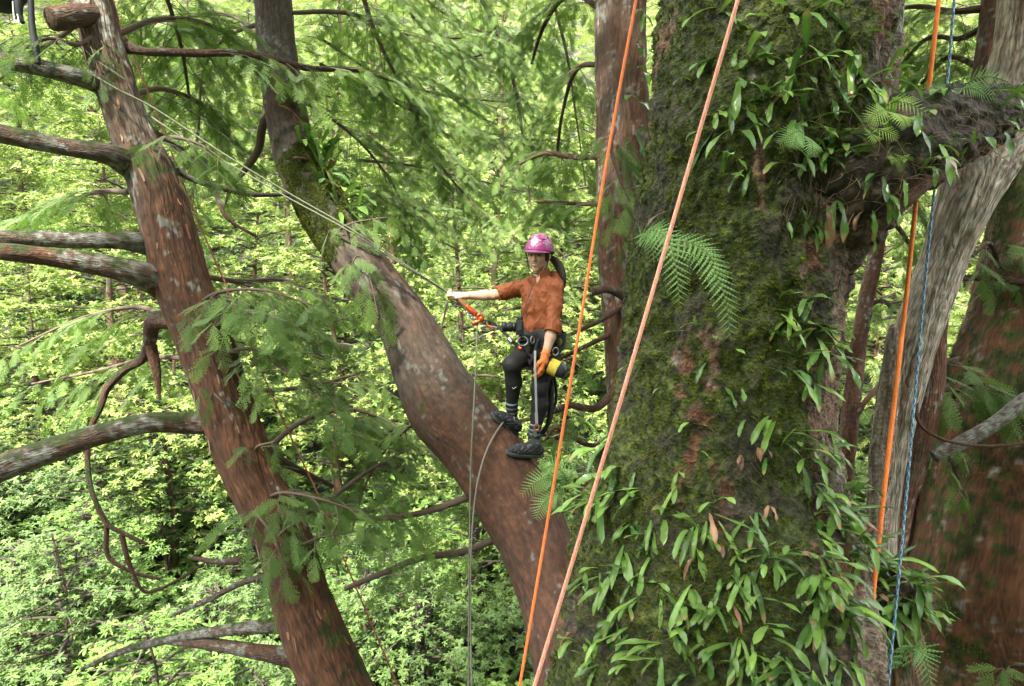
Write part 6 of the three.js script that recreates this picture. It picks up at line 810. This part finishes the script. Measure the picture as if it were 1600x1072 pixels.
{ // camera on the chest
  const c = P(811, 511, 4.8), t = thing('photo_camera', 'black photo camera with long lens hanging at the climber\'s waist', 'camera', c), ax = V(-1, 0.03, 0.12).normalize();
  const box = (w, h, d, x, y, z, bev = 0.006) => { const s = new THREE.Shape(); s.moveTo(-w / 2, -h / 2); s.lineTo(w / 2, -h / 2); s.lineTo(w / 2, h / 2); s.lineTo(-w / 2, h / 2); const g = new THREE.ExtrudeGeometry(s, { depth: d, bevelEnabled: true, bevelSize: bev, bevelThickness: bev, bevelSegments: 2 }); g.translate(0, 0, -d / 2); g.translate(c.x + x, c.y + y, c.z + z); return g; };
  part('body', box(0.042, 0.088, 0.11, 0.004, 0, 0), M.black, t); part('viewfinder', box(0.03, 0.022, 0.04, 0.006, 0.056, 0, 0.005), M.black, t); part('side_door', box(0.026, 0.05, 0.004, 0.004, 0.01, 0.062, 0.002), new THREE.MeshStandardMaterial({ color: new THREE.Color().setRGB(0.05, 0.06, 0.07), roughness: 0.35 }), t);
  const prof = [[0, 0], [0.034, 0], [0.034, 0.016], [0.0305, 0.018], [0.0305, 0.026], [0.035, 0.028], [0.035, 0.056], [0.032, 0.058], [0.032, 0.066], [0.0365, 0.068], [0.0365, 0.094], [0.032, 0.097], [0.027, 0.097], [0.022, 0.088], [0, 0.086]].map(q => new THREE.Vector2(q[0], q[1])); const lg = new THREE.LatheGeometry(prof, 32); lg.applyMatrix4(new THREE.Matrix4().makeRotationFromQuaternion(new THREE.Quaternion().setFromUnitVectors(V(0, 1, 0), ax)).setPosition(c.clone().add(V(-0.024, 0.0, 0.004)))); part('lens', lg, new THREE.MeshStandardMaterial({ color: new THREE.Color().setRGB(0.016, 0.016, 0.017), roughness: 0.4 }), t);
  part('neck_strap', tube([c.clone().add(V(0.004, 0.05, 0.06)), P(820, 480, 4.8), P(829, 455, 4.85), P(838, 437, 4.9)], 0.0026, 6), M.black, t); part('neck_strap', tube([c.clone().add(V(0.01, 0.05, -0.05)), P(824, 484, 4.82), P(832, 460, 4.87)], 0.0026, 6), M.black, t);
}
{ // bottle-shaped pouch at the hip
  const a = P(848, 566, 4.80), b = P(884, 583, 4.76), t = thing('tool_pouch', 'black and yellow cylindrical pouch hanging at the climber\'s hip beside the orange glove', 'pouch', a.clone()), L = a.distanceTo(b), q = new THREE.Quaternion().setFromUnitVectors(V(0, 1, 0), b.clone().sub(a).normalize());
  const la = (p, m, n) => { const g = new THREE.LatheGeometry(p.map(k => new THREE.Vector2(k[0], k[1] * L)), 32); g.applyMatrix4(new THREE.Matrix4().makeRotationFromQuaternion(q).setPosition(a)); part(n, g, m, t); };
  la([[0, -0.05], [0.05, -0.04], [0.056, 0.05], [0.056, 0.32]], M.black, 'body'); la([[0.0565, 0.3], [0.0585, 0.32], [0.0585, 0.66], [0.0565, 0.68]], new THREE.MeshStandardMaterial({ color: new THREE.Color().setRGB(0.74, 0.55, 0.06), roughness: 0.85, bumpMap: rough, bumpScale: 0.006 }), 'yellow_band'); la([[0.055, 0.66], [0.05, 0.85], [0.045, 0.98], [0.03, 1.03], [0, 1.03]], new THREE.MeshStandardMaterial({ color: new THREE.Color().setRGB(0.02, 0.022, 0.026), roughness: 0.35 }), 'cap');
}
{ // rope device and lanyard
  const t = thing('rope_adjuster', 'orange-red rope adjuster with chain of links on the tether by the climber\'s hand', 'climbing device', P(748, 498, 4.96));
  const sph = (px, py, d, r, sc = [1, 1, 1]) => { const g = new THREE.SphereGeometry(r, 20, 14); g.scale(...sc); const p = P(px, py, d); g.translate(p.x, p.y, p.z); return g; };
  const tor = (px, py, d, r, k, rot = 0, sx = 1, ry = 0) => { const g = new THREE.TorusGeometry(r, k, 10, 28); g.scale(sx, 1, 1); g.rotateY(ry); g.rotateZ(rot); const p = P(px, py, d); g.translate(p.x, p.y, p.z); return g; };
  part('body', merge([tor(750, 496, 4.95, 0.022, 0.012, 0.5, 0.8), sph(752, 499, 4.95, 0.02, [1, 1.2, 0.8]), sph(741, 505, 4.95, 0.019, [1.1, 0.9, 0.8]), tube([P(752, 499, 4.95), P(746, 503, 4.95), P(741, 505, 4.95)], 0.013)].map(g => g.toNonIndexed())), M.anod, t);
  for (let i = 0; i < 5; i++) part('link', tor(730 + i * 3.2, 489 + i * 2.6, 4.955, 0.011, 0.004, i * 0.9, 1, i % 2), M.metal, t);
  part('sheath', sweep([W(716, 467, 4.965, 7), W(726, 476, 4.962, 8), W(736, 485, 4.958, 8), W(746, 492, 4.955, 7)], { segs: 14, step: 0.006 }), cloth([0.20, 0.08, 0.03]), t); part('eye', sweep([W(729, 478, 4.95, 8), W(737, 486, 4.95, 9), W(744, 491, 4.95, 7)], { segs: 14, step: 0.005 }), M.anod, t);
  const cb = thing('carabiner', 'black carabiner with red gate between rope adjuster and lanyard', 'carabiner', P(768, 508, 4.95)), loop = [[755, 501, 4.95], [762, 501, 4.95], [776, 508, 4.95], [779, 513, 4.95], [773, 515.5, 4.95], [764, 511, 4.95], [757, 505, 4.95]].map(q => P(...q));
  part('frame', new THREE.TubeGeometry(new THREE.CatmullRomCurve3(loop, true), 60, 0.0055, 8, true), M.black, cb); part('gate', tube([P(760, 508, 4.94), P(765, 511.5, 4.94), P(770, 514.5, 4.94)], 0.0078, 8), M.anod, cb); part('hinge', sph(757, 504, 4.95, 0.012), M.black, cb);
  const ln = thing('lanyard', 'black lanyard strap from the carabiner to the climber\'s harness', 'strap', P(795, 525, 4.9)); part('strap', sweep([W(778, 511, 4.95, 4.5), W(788, 520, 4.92, 5), W(800, 532, 4.88, 5), W(812, 543, 4.84, 5), W(818, 548, 4.83, 5)], { segs: 10, step: 0.008 }), M.web, ln); part('strap', sweep([W(777, 512, 4.95, 4), W(788, 511, 4.93, 4), W(800, 511.5, 4.9, 4), W(810, 520, 4.88, 4), W(816, 530, 4.85, 4)], { segs: 10, step: 0.008 }), M.web, ln); part('ferrule', sweep([W(795, 529, 4.89, 8), W(801, 535, 4.87, 8)], { segs: 12, step: 0.005 }), M.metal, ln); part('ferrule', sweep([W(811, 542, 4.84, 8), W(815, 546, 4.83, 8)], { segs: 12, step: 0.005 }), M.anod, ln);
}
renderer.render(scene, camera);
